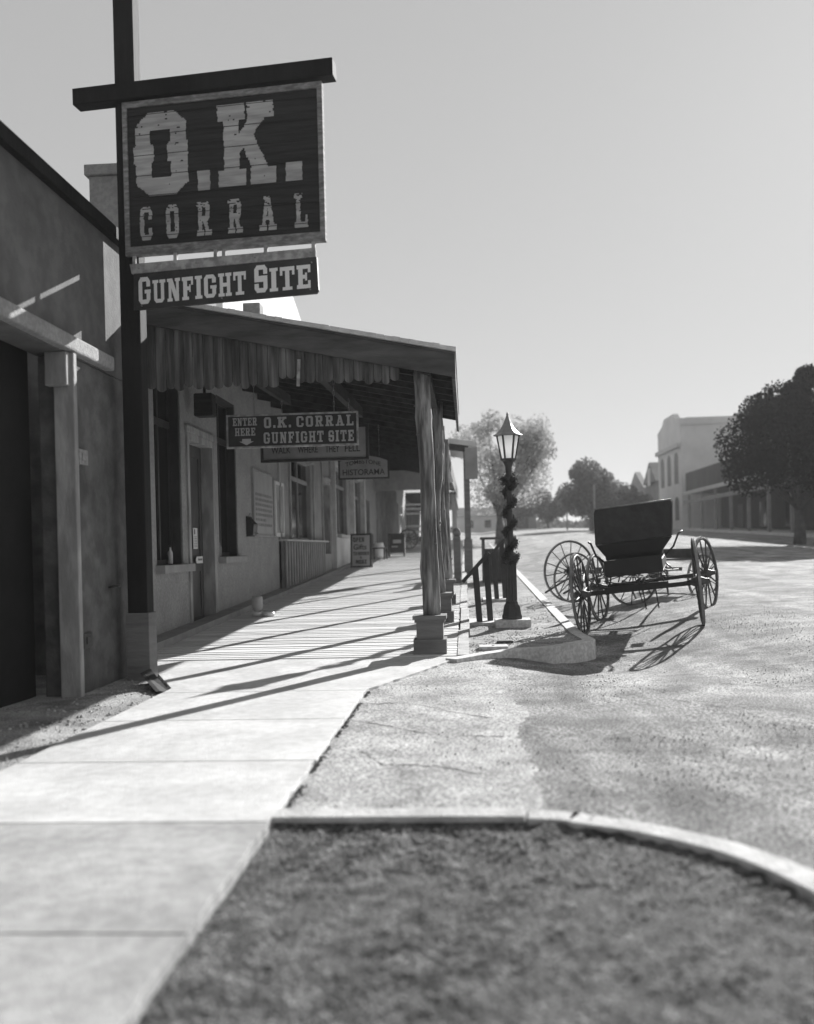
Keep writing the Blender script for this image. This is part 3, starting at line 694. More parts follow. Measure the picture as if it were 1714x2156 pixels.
mb = MB(); mb.bb(XW-.4, -.6, 67.5, 98, 5.0, 5.15); mb.build('roof', roof_d, B4, world=True)
for i in range(6):
    mb = MB(); mb.bb(-.9, -.72, 68+i*5, 68.18+i*5, 1, 5.0); mb.build('porch_post', porch_p, B4, world=True)
mb = MB()
for z in (4.25, 3.95, 3.6, 2.7, 2.3): mb.bb(XW-.3, -1.1, 67.6, 67.68, z, z+.12)
mb.bb(-2.2, -2.05, 67.55, 67.67, 1.5, 4.4)
mb.build('railing', pale_w, B4, world=True)

# porch canopy 1 (near) ----------------------------------------------------------
def roofz(x, y): return 3.44+.03*(y-10.6)+.205*(-.064-x)
PC = thing('porch_canopy', 'shed porch roof with ragged plank valance over the boardwalk', 'canopy', (-2, 10.6, 3))
def slab(mb, x0, x1, y0, y1, t0, t1, zf=roofz):
    vs = [(x, y, zf(x, y)+t) for x in (x0, x1) for y in (y0, y1) for t in (t0, t1)]
    mb.add(vs, [(0, 1, 3, 2), (4, 6, 7, 5), (0, 4, 5, 1), (2, 3, 7, 6), (0, 2, 6, 4), (1, 5, 7, 3)])
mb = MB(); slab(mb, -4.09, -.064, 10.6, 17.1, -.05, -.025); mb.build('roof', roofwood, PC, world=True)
mb = MB()
for i in range(46):
    x0 = -4.09+i*4.04/46; slab(mb, x0, x0+.086, 10.55+rnd.uniform(-.02, .012), 17.1, -.022, .026+rnd.uniform(-.003, .003))
mb.build('roof_sheeting', shingle, PC, world=True)
mb = MB(); slab(mb, -4.09, -.064, 10.61, 10.65, -.30, -.052); mb.build('rake_fascia', roofwood, PC, world=True, bev=.004)
mb = MB(); slab(mb, -.105, -.064, 10.655, 17.1, -.33, -.052); mb.build('eave_fascia', roofwood, PC, world=True, bev=.004)
mb = MB()
for i in range(9):
    y0 = 11.1+i*.66; slab(mb, -4.08, -.11, y0, y0+.06, -.2, -.052)
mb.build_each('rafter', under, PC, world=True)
mb = MB()
for x0 in (-3.2, -1.9): slab(mb, x0, x0+.12, 10.8, 17.0, -.38, -.202)
slab(mb, -.5, -.36, 10.75, 17.0, -.30, -.202)
mb.build_each('purlin', under, PC, world=True)
mb = MB(); x = -3.9; k = 0
while x < -.62:
    wd = rnd.uniform(.085, .125); 
    if x+wd > -.6: break
    zb = 3.12+rnd.uniform(-.025, .025); 
    if 16 < k < 19: zb = 3.2
    zt = roofz(x+wd/2, 10.6)-.16; yy = 10.66+rnd.uniform(0, .014)
    c = x+wd/2; hw = wd/2-.004; ra = hw*rnd.uniform(.6, 1.1)
    pts = [(c-hw, yy, zt), (c-hw, yy, zb+ra)]+[(c-hw*math.cos(a), yy, zb+ra-ra*math.sin(a)) for a in (.5, 1.05, 1.57, 2.09, 2.64)]+[(c+hw, yy, zb+ra), (c+hw, yy, zt)]
    mb.prism(pts, (0, .022, 0)); x += wd; k += 1
mb.build('valance', valance_m, PC, world=True)
mb = MB(); mb.box((-1.83, 10.63, 3.25), (.035, .02, .3), Matrix.Rotation(.06, 3, 'Y')); mb.build('loose_slat', frame_w, PC, world=True)
# canopy 2, narrower and further on
PC2 = thing('far_porch_canopy', 'narrower dark porch roof continuing down the boardwalk', 'canopy', (-2, 17.2, 3))
r2 = lambda x, y: roofz(x, y)-.02
mb = MB(); slab(mb, -4.09, -.42, 17.12, 66, -.05, 0, r2); mb.build('roof', under, PC2, world=True)  # roof lengthened and its eave deepened to shade far wall and floor
mb = MB(); slab(mb, -.46, -.42, 17.12, 66, -.62, -.052, r2); mb.build('eave_fascia', roofwood, PC2, world=True)
mb = MB()
for i in range(36): slab(mb, -4.08, -.47, 17.5+i*1.3, 17.57+i*1.3, -.2, -.052, r2)
mb.build_each('rafter', under, PC2, world=True)
mb = MB(); mb.bb(-4.05, -.5, 42.9, 42.96, 3.85, 4.75); mb.build('end_boarding', trim2, PC2, world=True)

# porch roof 3 with pale edge, square posts
PK = thing('pale_edged_porch', 'small porch roof with sunlit pale edge on square posts past the log posts', 'porch', (.1, 27, .45))
r3 = lambda x, y: 4.2+.03*(y-27)+.16*(.39-x)
mb = MB(); slab(mb, -.42, .39, 27, 33, -.14, 0, r3); mb.build('roof', pale_w, PK, world=True)
mb = MB(); slab(mb, -.40, .15, 27.05, 27.2, -.32, -.145, r3); mb.build('beam', under, PK, world=True)
for yy in (27.1, 32.4):
    mb = MB(); mb.bb(-.0, .17, yy, yy+.17, .3, 4.03); mb.bb(-.035, .205, yy-.035, yy+.205, .3, 1.45); mb.build('post', ped, PK, world=True, bev=.01)
mb = MB(); mb.bar((-.62, 24.2, 3.95), (-.32, 24.4, 2.9), .07, .09); mb.build('brace', pale_w, PK, world=True)
t = tag(MB().bb(.05, .40, 27.0, 27.04, 3.15, 4.05).build('blank_sign_board', porch_p), 'plain grey board fixed to the square post of the pale-edged porch', 'board')

# log posts on pedestals
def log_post(x, y, top, label, r=.092, pd=True, bend=.02, seed=0):
    rg = random.Random(seed); z0 = sl(y)+.03; h0 = .42 if pd else 0
    t = thing('log_post', label, 'post', (x, y, z0), group='log posts along the boardwalk')
    pts = []; rad = []; n = 26; ph = rg.uniform(0, 6)
    for i in range(n):
        u = i/(n-1); zz = h0+(top-z0-h0)*u
        pts.append((bend*math.sin(u*3.1+ph)+.35*bend*math.sin(u*9+ph*2), bend*.6*math.sin(u*4+1+ph), zz))
        k = 1+.06*math.sin(u*7+ph)+(.10 if rg.random() < .14 else 0)
        rad.append(r*k*(1-.1*u))
    mb = MB(); mb.tube(pts, rad, 18, jit=.12)
    for q in range(5):
        i = rg.randrange(3, n-3); a = rg.uniform(0, 6.28); p = Vector(pts[i]); d = Vector((math.cos(a), math.sin(a), .2))
        mb.tube([p+d*rad[i]*.7, p+d*(rad[i]+.018)], [.022, .012], 7)
    mb.build('log', log, t)
    if pd:
        mb = MB()
        for (w_, a, b) in ((.376, -.04, .15), (.305, .151, .34), (.345, .341, .375), (.385, .376, .42)): mb.bb(-w_/2, w_/2, -w_/2, w_/2, a, b)
        mb.bb(-.003, .003, -.1545, -.151, .16, .335)
        mb.build('pedestal', ped, t, bev=.006)
    return t
log_post(-.425, 10.95, 3.32, 'nearest log post on a boxed pedestal at the boardwalk corner', .098, seed=3, bend=.02)
log_post(-.38, 14.25, 3.42, 'knotty bent log post, second on a pedestal from the corner', .085, seed=5, bend=.05)
log_post(-.38, 17.3, 3.45, 'thin log post on the third pedestal from the corner', .07, seed=9, bend=.035)
log_post(-.36, 20.4, 3.55, 'log post without pedestal just past the end of the near canopy', .07, False, .02, seed=12)
log_post(-.52, 23.4, 3.62, 'last slim log post before the hitching rail', .07, False, .02, seed=14)
t = thing('hitching_rail', 'low rail with knobbed posts between boardwalk and island', 'rail', (-.2, 23.5, .4))
for yy in (22.6, 24.6):
    mb = MB(); mb.bb(-.28, -.12, yy, yy+.16, .3, 1.5); mb.lathe([(.03, 1.5), (.085, 1.53), (.1, 1.6), (.06, 1.68), (.0, 1.7)], (-.2, yy+.08, 0), 12); mb.build('post', ped, t, world=True)
mb = MB(); mb.bb(-.24, -.16, 22.76, 24.6, 1.25, 1.35); mb.build('rail', ped, t, world=True)

# ------------------------------------------------------------------ hanging signs under the canopy
def hang(t, xl, xr, y, z1, zr):
    for x in (xl, xr):
        mb = MB(); n = 6
        for i in range(n):
            z = z1+(zr-z1)*(i+.5)/n; hh = (zr-z1)/n*.62
            pts = [(x+(.010*math.cos(a) if i % 2 else 0), y+(0 if i % 2 else .010*math.cos(a)), z+hh*math.sin(a)) for a in [k*math.pi/4 for k in range(8)]]
            mb.tube(pts, .0032, 5, closed=True)
        mb.build('chain', steel, t, world=True)
t = thing('entry_sign', 'dark ENTER HERE O.K. CORRAL GUNFIGHT SITE sign with a white arrow', 'sign', (-2.36, 12.6, 2.6))
y_ = 12.6; k_ = y_/13.0
x0, x1, z0, z1 = -3.24*1.0, -1.41*1.0, 2.67, 3.12
x0 = -3.165; x1 = -1.385; z0 = 2.635; z1 = 3.085
mb = MB(); mb.bb(x0+.02, x1-.02, y_, y_+.03, z0+.02, z1-.02); mb.build('board', signdark2, t, world=True)
mb = MB(); e = .024
mb.bb(x0, x1, y_-.012, y_+.04, z1-e, z1); mb.bb(x0, x1, y_-.012, y_+.04, z0, z0+e); mb.bb(x0, x0+e, y_-.012, y_+.04, z0+e, z1-e); mb.bb(x1-e, x1, y_-.012, y_+.04, z0+e, z1-e)
mb.build('frame', frame_w, t, world=True)
mb = MB(); O = Vector((x0, y_, z0)); wS = x1-x0; hS = z1-z0
put_text(mb, 'ENTER', O+X*(.05*wS)+Z*(.67*hS), X, Z, YN*.005, .185*wS, .235*hS, space=.14)
put_text(mb, 'HERE', O+X*(.065*wS)+Z*(.37*hS), X, Z, YN*.005, .155*wS, .235*hS, space=.14)
put_text(mb, 'O.K.', O+X*(.288*wS)+Z*(.58*hS), X, Z, YN*.005, .205*wS, .32*hS, space=.22)
put_text(mb, 'CORRAL', O+X*(.535*wS)+Z*(.58*hS), X, Z, YN*.005, .43*wS, .32*hS, space=.22)
put_text(mb, 'GUNFIGHT', O+X*(.283*wS)+Z*(.12*hS), X, Z, YN*.005, .455*wS, .33*hS, space=.2)
put_text(mb, 'SITE', O+X*(.775*wS)+Z*(.12*hS), X, Z, YN*.005, .19*wS, .33*hS, space=.2)
c = O+X*(.152*wS)+YN*.005
mb.add([c+X*a+Z*b for a, b in ((-.06, .125), (.06, .125), (.06, .09), (.10, .09), (0, .04), (-.10, .09), (-.06, .09))], [(0, 1, 2, 3, 4, 5, 6)])
mb.build('lettering', midletter, t, world=True)
hang(t, x0+.38, x1-.32, y_+.01, z1, 3.52)

t = thing('walk_sign', 'WALK WHERE THEY FELL sign hanging half hidden behind the entry sign', 'sign', (-2.4, 15, 2.6)); y_ = 14.8
x0, x1, z0, z1 = -3.18, -1.47, 2.64, 3.20
mb = MB(); mb.bb(x0+.04, x1-.04, y_, y_+.03, z0+.04, z1-.04); mb.build('board', porch_p, t, world=True)
mb = MB(); e = .045
mb.bb(x0, x1, y_-.015, y_+.045, z1-e, z1); mb.bb(x0, x1, y_-.015, y_+.045, z0, z0+e); mb.bb(x0, x0+e, y_-.015, y_+.045, z0+e, z1-e); mb.bb(x1-e, x1, y_-.015, y_+.045, z0+e, z1-e)
mb.build('frame', signdark2, t, world=True)
mb = MB(); O = Vector((x0, y_, z0))
for wd, u0, u1 in (('WALK', .10, .28), ('WHERE', .345, .53), ('THEY', .60, .73), ('FELL', .78, .92)):
    put_sans(mb, wd, O+X*(u0*(x1-x0))+Z*.135, X, Z, YN*.005, (u1-u0)*(x1-x0), .105)
mb.build('lettering', signdark2, t, world=True)
hang(t, x0+.35, x1-.3, y_+.01, z1, 3.6)

t = thing('history_sign', 'arched-top TOMBSTONE HISTORAMA sign hanging further under the porch', 'sign', (-2, 19.3, 2.6)); y_ = 19.2
x0, x1, z0, z1 = -2.54, -1.50, 2.66, 3.16
def arch(x0, x1, z0, z1, c):
    return [(x0, z0), (x1, z0), (x1, z1-c), (x0+(x1-x0)*.82, z1-c*.35), (x0+(x1-x0)*.62, z1), (x0+(x1-x0)*.38, z1), (x0+(x1-x0)*.18, z1-c*.35), (x0, z1-c)]
mb = MB(); mb.prism([(a, y_, b) for a, b in arch(x0, x1, z0, z1, .11)], (0, .03, 0)); mb.build('border', signdark2, t, world=True)
mb = MB(); mb.prism([(a, y_-.004, b) for a, b in arch(x0+.035, x1-.035, z0+.035, z1-.03, .10)], (0, .003, 0)); mb.build('board', porch_p, t, world=True)
mb = MB(); O = Vector((x0, y_-.005, z0))
put_sans(mb, 'TOMBSTONE', O+X*.15+Z*.255, X, Z, YN*.004, .72, .085, arc=.06)
put_sans(mb, 'HISTORAMA', O+X*.09+Z*.085, X, Z, YN*.004, .86, .12)
mb.build('lettering', signdark2, t, world=True)
hang(t, x0+.2, x1-.2, y_+.01, z1-.02, 3.75)

# ------------------------------------------------------------------ things on and by the wall
t = thing('notice_board', 'large pale notice board with rows of faded writing on the stucco wall', 'board', (XW, 18.2, 1.6))
mb = MB(); mb.bb(XW+.001, XW+.03, 18.22, 20.05, 1.58, 2.82); mb.build('panel', board_g, t, world=True)
mb = MB(); mb.bb(XW+.001, XW+.05, 18.13, 18.219, 1.53, 2.87); mb.bb(XW+.001, XW+.05, 18.22, 20.12, 1.53, 1.579); mb.bb(XW+.001, XW+.04, 18.22, 20.12, 2.821, 2.86); mb.bb(XW+.001, XW+.05, 20.051, 20.12, 1.58, 2.82)
mb.build('frame', trim2, t, world=True)
mb = MB()
for r_ in range(7):
    z = 2.35-r_*.1; y = 18.35
    while y < 19.9:
        l = rnd.uniform(.04, .16); 
        if r_ == 5 and y > 19.3: break
        mb.quad((XW+.032, y, z), (XW+.032, y+l, z), (XW+.032, y+l, z+.055), (XW+.032, y, z+.055)); y += l+.035
mb.build('lettering', text_g, t, world=True)
t = thing('framed_poster', 'narrow poster in a white frame beside the notice board', 'poster', (XW, 20.7, 1.6))
mb = MB(); mb.bb(XW+.001, XW+.05, 20.25, 20.32, 1.56, 2.76); mb.bb(XW+.001, XW+.05, 21.13, 21.2, 1.56, 2.76); mb.bb(XW+.001, XW+.05, 20.32, 21.13, 1.56, 1.64); mb.bb(XW+.001, XW+.05, 20.32, 21.13, 2.69, 2.76); mb.build('frame', paper, t, world=True)
mb = MB(); mb.bb(XW+.001, XW+.03, 20.321, 21.129, 1.641, 2.689); mb.build('picture', board_g, t, world=True)
mb = MB(); mb.add([(XW+.033, 20.72+a, 1.7+b) for a, b in ((-.1, 0), (.1, 0), (.12, .3), (.06, .5), (.07, .62), (-.02, .68), (-.08, .6), (-.06, .48), (-.12, .3))], [tuple(range(9))]); mb.build('figure', porch_p, t, world=True)
t = thing('mailbox', 'black wall mailbox with an upturned lid left of the notice board', 'mailbox', (XW, 17.8, 1.5))
mb = MB(); mb.prism([(XW+.002, 17.62, 1.53), (XW+.13, 17.62, 1.55), (XW+.15, 17.62, 1.76), (XW+.03, 17.62, 1.90), (XW+.002, 17.62, 1.92)], (0, .34, 0)); mb.build('box', metal_d, t, world=True, bev=.006)
mb = MB(); mb.tube([(XW+.03, 17.7, 1.9), (XW+.06, 17.7, 1.97), (XW+.10, 17.7, 1.93)], .008, 6); mb.tube([(XW+.15, 17.72, 1.6), (XW+.19, 17.72, 1.58), (XW+.19, 17.86, 1.58), (XW+.15, 17.86, 1.6)], .007, 6); mb.build_each('hook', steel, t, world=True)
qd = XW-.17+.02
t = thing('door_notice', 'tall white paper notice taped inside the first shop door', 'notice', (qd, 14.4, 1.5))
mb = MB(); mb.bb(qd, qd+.003, 14.64, 14.88, 1.31, 1.64); mb.build('sheet', paper, t, world=True)
mb = MB(); mb.quad((qd+.005, 14.68, 1.54), (qd+.005, 14.75, 1.54), (qd+.005, 14.75, 1.62), (qd+.005, 14.68, 1.62))
for i in range(7): mb.quad((qd+.005, 14.68, 1.34+i*.026), (qd+.005, 14.84, 1.34+i*.026), (qd+.005, 14.84, 1.348+i*.026), (qd+.005, 14.68, 1.348+i*.026))
mb.build('writing', text_g, t, world=True)
t = thing('arrow_notice', 'small white arrow card on the door above the lower panel', 'notice', (qd, 14.5, 1.1))
mb = MB(); mb.prism([(qd+.02, 14.74, 1.08), (qd+.02, 15.08, 1.08), (qd+.02, 15.08, 1.19), (qd+.02, 14.74, 1.19), (qd+.02, 14.68, 1.135)], (.004, 0, 0)); mb.build('card', paper, t, world=True)
mb = MB(); mb.quad((qd+.026, 14.8, 1.125), (qd+.026, 15.05, 1.125), (qd+.026, 15.05, 1.155), (qd+.026, 14.8, 1.155)); mb.build('writing', text_g, t, world=True)
for (yy, zz, lab, mm) in ((13.28, 1.10, 'white bottle standing in the nearest window', paper), (16.0, 1.175, 'glass jar on the sill of the second window', steel)):
    t = thing('bottle', lab, 'bottle', (XW-.09, yy, zz)); mb = MB()
    mb.lathe([(.032, 0), (.035, .02), (.035, .16), (.015, .2), (.015, .235)], n=14); mb.build('glass_body', mm, t)
    mb = MB(); mb.lathe([(.018, .236), (.018, .265)], n=12); mb.build('cap', metal_d, t)
t = thing('porch_speaker', 'dark box hanging high under the porch roof above the first door', 'speaker box', (-3.85, 14.0, 3.5))
mb = MB(); mb.bb(-3.98, -3.70, 13.9, 14.15, 3.28, 3.62); mb.build('box', signblack, t, world=True, bev=.02)
mb = MB(); mb.bb(-3.86, -3.82, 14.0, 14.03, 3.62, 4.1); mb.build('hanger', signblack, t, world=True)

# pet water dispenser
t = thing('pet_water_dispenser', 'clear upturned water jug on a double pet dish against the wall', 'water dispenser', (-3.42, 15.6, sl(15.6)+.025))
mb = MB(); mb.lathe([(.05, .07), (.06, .09), (.088, .13), (.09, .2), (.086, .22), (.09, .24), (.09, .30), (.075, .325), (.0, .33)], (-.05, 0, 0), 20); mb.build('jug', plastic, t)
mb = MB(); mb.lathe([(.098, 0), (.092, .07), (.078, .07), (.075, .03), (0, .03)], (-.05, 0, 0), 20); mb.lathe([(.11, 0), (.10, .06), (.085, .06), (.08, .025), (0, .025)], (.135, -.03, 0), 20); mb.build('dish', plastic_w, t)

# A-frame board and far pavement items
t = thing('sandwich_board', 'framed A-frame board with lettered panels standing by the wall', 'sandwich board', (-3.35, 30.5, sl(30.5)+.03))
def face(sy):
    M = Matrix.Rotation(R(10)*sy, 3, 'X')
    f = lambda x, z, d=0: tuple(M @ Vector((x, d, z-1.12))+Vector((0, 0, 1.12)))
    return f
for sy in (1, -1):
    f = face(-sy); d0 = -.02*sy
    mb = MB(); mb.prism([f(-.30, .04), f(.30, .04), f(.30, 1.07), f(-.30, 1.07)], Vector((0, .012, 0))); p = mb.build('panel', board_g, t)
    mb = MB()
    for (a, b, c, d) in ((-.34, .34, 0, .055), (-.34, .34, 1.05, 1.11), (-.34, -.285, .055, 1.05), (.285, .34, .055, 1.05)):
        mb.prism([f(a, c, -.012), f(b, c, -.012), f(b, d, -.012), f(a, d, -.012)], Vector((0, .035, 0)))
    mb.build('frame', signdark2, t)
f = face(-1); fz = Vector(f(0, 1))-Vector(f(0, 0)); fz.normalize(); O = Vector(f(0, 0, -.014))
mb = MB()
put_text(mb, 'OPEN', O+X*-.25+fz*.83, X, fz, YN*.003, .36, .15)
put_sans(mb, 'Gifts', O+X*-.24+fz*.58, X, fz, YN*.003, .42, .18)
put_text(mb, 'TO', O+X*-.25+fz*.40, X, fz, YN*.003, .13, .11); put_text(mb, 'BOOKS', O+X*-.09+fz*.40, X, fz, YN*.003, .35, .11)
put_text(mb, '&', O+X*-.03+fz*.29, X, fz, YN*.003, .06, .07); put_text(mb, 'MORE', O+X*-.17+fz*.12, X, fz, YN*.003, .36, .13)
mb.build('lettering', signdark2, t)
t = thing('bench', 'dark wooden bench in the shade beyond the sandwich board', 'bench', (-3.3, 36.5, sl(36.5)+.03))
mb = MB(); mb.bb(-.3, .25, -.7, .7, .42, .47); mb.build('seat', stand_m, t)
mb = MB(); mb.bb(-.34, -.3, -.7, .7, .5, 1.0); mb.build('backrest', stand_m, t)
for a in (-.65, .6):
    for b in (-.3, .2):
        mb = MB(); mb.bb(b, b+.05, a, a+.05, 0, .42); mb.build('leg', stand_m, t)
t = thing('news_rack', 'dark upright rack with pale papers past the sandwich board', 'rack', (-2.85, 39.5, sl(39.5)+.03))
mb = MB(); mb.bb(-.35, -.28, -.2, .2, 0, .95); mb.bb(.28, .35, -.2, .2, 0, .95); mb.bb(-.28, .28, .1, .2, .15, .95); mb.bb(-.28, .28, -.2, .1, .9, .95); mb.bb(-.28, .28, -.2, .1, .25, .3); mb.build('cabinet', signdark2, t)
mb = MB(); mb.box((.02, -.12, .62), (.34, .02, .16), Matrix.Rotation(.5, 3, 'X')); mb.box((-.08, -.15, .4), (.26, .02, .1), Matrix.Rotation(.9, 3, 'X')); mb.build('papers', board_g, t)
t = thing('white_barrel_planter', 'pale rounded planter between the sandwich board and the rack', 'planter', (-3.5, 37.9, sl(37.9)+.03))
mb = MB(); mb.lathe([(.2, 0), (.27, .2), (.28, .4), (.22, .6), (.24, .62)], n=16); mb.build('pot', stucco2, t)

FC = (-2.75, 46.5, sl(46.5)+.03)
# ------------------------------------------------------------------ wheels and wagons
def wheel(parent, name, c, r, n, rim, m, tyre_m, rz=0, hub=.07, hl=.2, spoke=.014, label=None):
    """wheel in the local y-z plane, axle along x, centre c, turned by rz about z"""
    M = Matrix.Translation(c) @ Matrix.Rotation(rz, 4, 'Z')
    def fin(mb, nm, mm, par):
        mb.v = [tuple(M @ Vector(v)) for v in mb.v]; return mb.build(nm, mm, par)
    mb = MB()
    for k in range(n):
        a = 2*math.pi*(k+.3)/n; d = Vector((0, math.cos(a), math.sin(a)))
        mb.tube([d*hub*.8+Vector((.012, 0, 0)), d*(r*.5)+Vector((.006, 0, 0)), d*(r-rim)], [spoke*1.25, spoke, spoke*.85], 7)
    q = [Vector((0, math.cos(2*math.pi*k/40)*(r-rim*.75), math.sin(2*math.pi*k/40)*(r-rim*.75))) for k in range(40)]
    mb.tube(q, rim*.5, 8, closed=True)
    wo = fin(mb, name, m, parent)
    mb = MB(); n2 = 48; vs = []; fs = []
    for k in range(n2):
        a = 2*math.pi*k/n2
        for rr_, x_ in ((r, -.016), (r, .016), (r-rim*.4, .016), (r-rim*.4, -.016)): vs.append((x_, rr_*math.cos(a), rr_*math.sin(a)))
    for k in range(n2):
        j = (k+1) % n2
        for e_ in range(4): fs.append((k*4+e_, j*4+e_, j*4+(e_+1) % 4, k*4+(e_+1) % 4))
    mb.add(vs, fs); ty = fin(mb, 'tyre', tyre_m, wo)
    mb = MB(); mb.lathe([(.03, -hl/2-.05), (.04, -hl/2), (hub*.75, -hl/2+.02), (hub, -.04), (hub, .04), (hub*.75, hl/2-.02), (.04, hl/2), (.03, hl/2+.06)], (0, 0, 0), 14, 'x'); fin(mb, 'hub', m, wo)
    if label: wo['label'] = label
    return wo
t = thing('flower_cart', 'small cart with a wagon wheel and white flowers at the far end of the boardwalk', 'cart', FC)
wheel(t, 'wheel', (0, -.5, .55), .5, 12, .06, oldwood, metal_d, R(80), spoke=.02)
mb = MB(); mb.bb(-.7, .6, -.3, .4, .3, .55); mb.build('box', stand_m, t)
mb = MB(); rg = random.Random(8)
for i in range(900):
    c = Vector((rg.gauss(.05, .3), -.42+rg.gauss(0, .08), .26+abs(rg.gauss(0, .12)))); n1 = Vector((rg.gauss(0, 1), rg.gauss(0, 1), rg.gauss(0, 1))).normalized(); n2 = n1.orthogonal().normalized(); l = .05
    mb.quad(c-n1*l*.5, c+n2*l*.4, c+n1*l*.5, c-n2*l*.4)
mb.build('flowers', paper, t)
# near buggy
HEAD = R(-13); BX, BY = 2.50, 13.8
zc = g(BX, BY); cross = math.atan2(g(BX+.75, BY-.2)-g(BX-.75, BY+.2), 1.5)
bug = bpy.data.objects.new('buggy', None); col.objects.link(bug)
tag(bug, 'old black horse buggy with a tall square back parked beside the island kerb', 'buggy')
ROLLB = -max(cross, R(4.2))
bug.matrix_basis = Matrix.Translation((BX, BY, zc+.01)) @ Matrix.Rotation(HEAD, 4, 'Z') @ Matrix.Rotation(R(1.2), 4, 'X') @ Matrix.Rotation(ROLLB, 4, 'Y')
RW = .61; TR = .80
wheel(bug, 'wheel', (-TR, 0, RW), RW, 14, .05, buggyw, steel, R(-5)); wheel(bug, 'wheel', (TR+.05, 0, RW+.01), RW+.02, 14, .05, buggyw, steel, R(2))
wheel(bug, 'wheel', (-TR+.06, 2.05, .57), .57, 12, .05, buggyw, steel, R(-12)); wheel(bug, 'wheel', (TR+.19, 2.2, .60), .61, 12, .05, buggyw, steel, R(-18))
mb = MB(); mb.bar((-TR-.1, 0, RW), (TR+.16, 0, RW), .05, .065); mb.bar((-.45, 0, RW+.04), (.45, 0, RW+.04), .07, .05); mb.build('rear_axle', buggyb, bug)
mb = MB(); mb.bar((-TR-.04, 2.05, .57), (TR+.24, 2.2, .60), .05, .06); mb.build('front_axle', buggyb, bug)
mb = MB()
for sx in (-.06, .06): mb.bar((sx, 0, .62), (sx*.5, 2.1, .66), .035, .04)
mb.build_each('reach_pole', buggyb, bug)
for yy, zz in ((0, RW), (2.1, .58)):
    mb = MB()
    for sg in (1, -1):
        pts = [(x_, yy, zz+.15+sg*.07*(1-(x_/.42)**2)) for x_ in [(-.42+.084*i) for i in range(11)]]
        for a, b in zip(pts, pts[1:]): mb.bar(a, b, .04, .014)
    mb.build('leaf_spring', metal_d, bug)
mb = MB()
for sx in (-.40, .40):
    mb.tube([(sx, 0, .64), (sx*.9, .15, .76), (sx*.9, .3, .86)], .012, 6); mb.tube([(sx, 2.1, .62), (sx*.8, 1.8, .8)], .012, 6)
for sx in (.03, .22): mb.tube([(sx, 1.0, .6), (sx+.02, .95, .22)], .011, 6)
mb.build_each('iron_stay', metal_d, bug)
mb = MB(); mb.bb(-.405, .405, -.12, 2.1, .82, .845); mb.bb(-.405, .405, -.12, -.08, .845, 1.06); mb.bb(-.405, -.375, -.08, 2.1, .845, 1.0); mb.bb(.375, .405, -.08, 2.1, .845, 1.0); mb.bb(-.375, .375, 2.06, 2.1, .845, 1.25)
mb.build('body_tub', buggyb, bug, bev=.006)
def shear(mb): mb.v = [(v[0]+(v[2]-.9)*.11, v[1], v[2]) for v in mb.v]; return mb
mb = MB()    # seat riser that flares out to the seat width
def ring(zz, hx, y0, y1): return [(-hx, y0, zz), (hx, y0, zz), (hx, y1, zz), (-hx, y1, zz)]
L3 = ring(1.06, .39, -.02, .62)+ring(1.12, .40, -.06, .66)+ring(1.30, .535, -.13, .74)
fs = [(3, 2, 1, 0), (8, 9, 10, 11)]
for k in (0, 4):
    for i in range(4): fs.append((k+i, k+(i+1) % 4, k+4+(i+1) % 4, k+4+i))
mb.add(L3, fs); shear(mb).build('seat_riser', buggyb, bug, bev=.01)
mb = MB(); mb.bb(-.47, .47, -.05, .6, 1.302, 1.40); shear(mb).build('seat_cushion', leather, bug, bev=.03)
mb = MB(); bk = [(-.535, -.14, 1.302), (.535, -.14, 1.302), (.545, -.19, 1.75), (.525, -.2, 1.81), (-.525, -.2, 1.81), (-.545, -.19, 1.75)]
mb.prism(bk, (0, .05, 0)); shear(mb).build('seat_back', leather, bug, bev=.012)
mb = MB()
for sx in (-1, 1):
    mb.prism([(sx*.535, -.09, 1.302), (sx*.545, -.14, 1.79), (sx*.545, .10, 1.74), (sx*.54, .52, 1.52), (sx*.535, .60, 1.302)], (-sx*.03, 0, 0))
shear(mb).build_each('side_wing', leather, bug, bev=.008)
mb = MB(); mb.tube([(-.54, -.195, 1.815), (.54, -.195, 1.815)], .011, 8); mb.tube([(.55, -.195, 1.80), (.545, -.16, 1.5), (.535, -.14, 1.31)], .008, 8); shear(mb).build('top_bead', steel, bug)
mb = MB()
for sx in (-1, 1): mb.tube([(sx*.43, .1, 1.04), (sx*.55, .1, 1.15), (sx*.62, .1, 1.33), (sx*.66, .18, 1.35), (sx*.67, .4, 1.35)], .015, 7)
shear(mb).build_each('arm_rail', metal_d, bug)
mb = MB()
for sx in (-1, 1): mb.box((sx*.52, .9, .78), (.16, .3, .02)); mb.tube([(sx*.42, .9, .9), (sx*.52, .9, .79)], .012, 6)
mb.build_each('step_plate', steel, bug)
mb = MB()
for sx in (-.33, .33): mb.tube([(sx, 2.15, .62), (sx, 3.0, .55), (sx*.95, 3.9, .35), (sx*.9, 4.6, .12)], [.024, .022, .02, .016], 8)
mb.build_each('shaft', oldwood, bug)

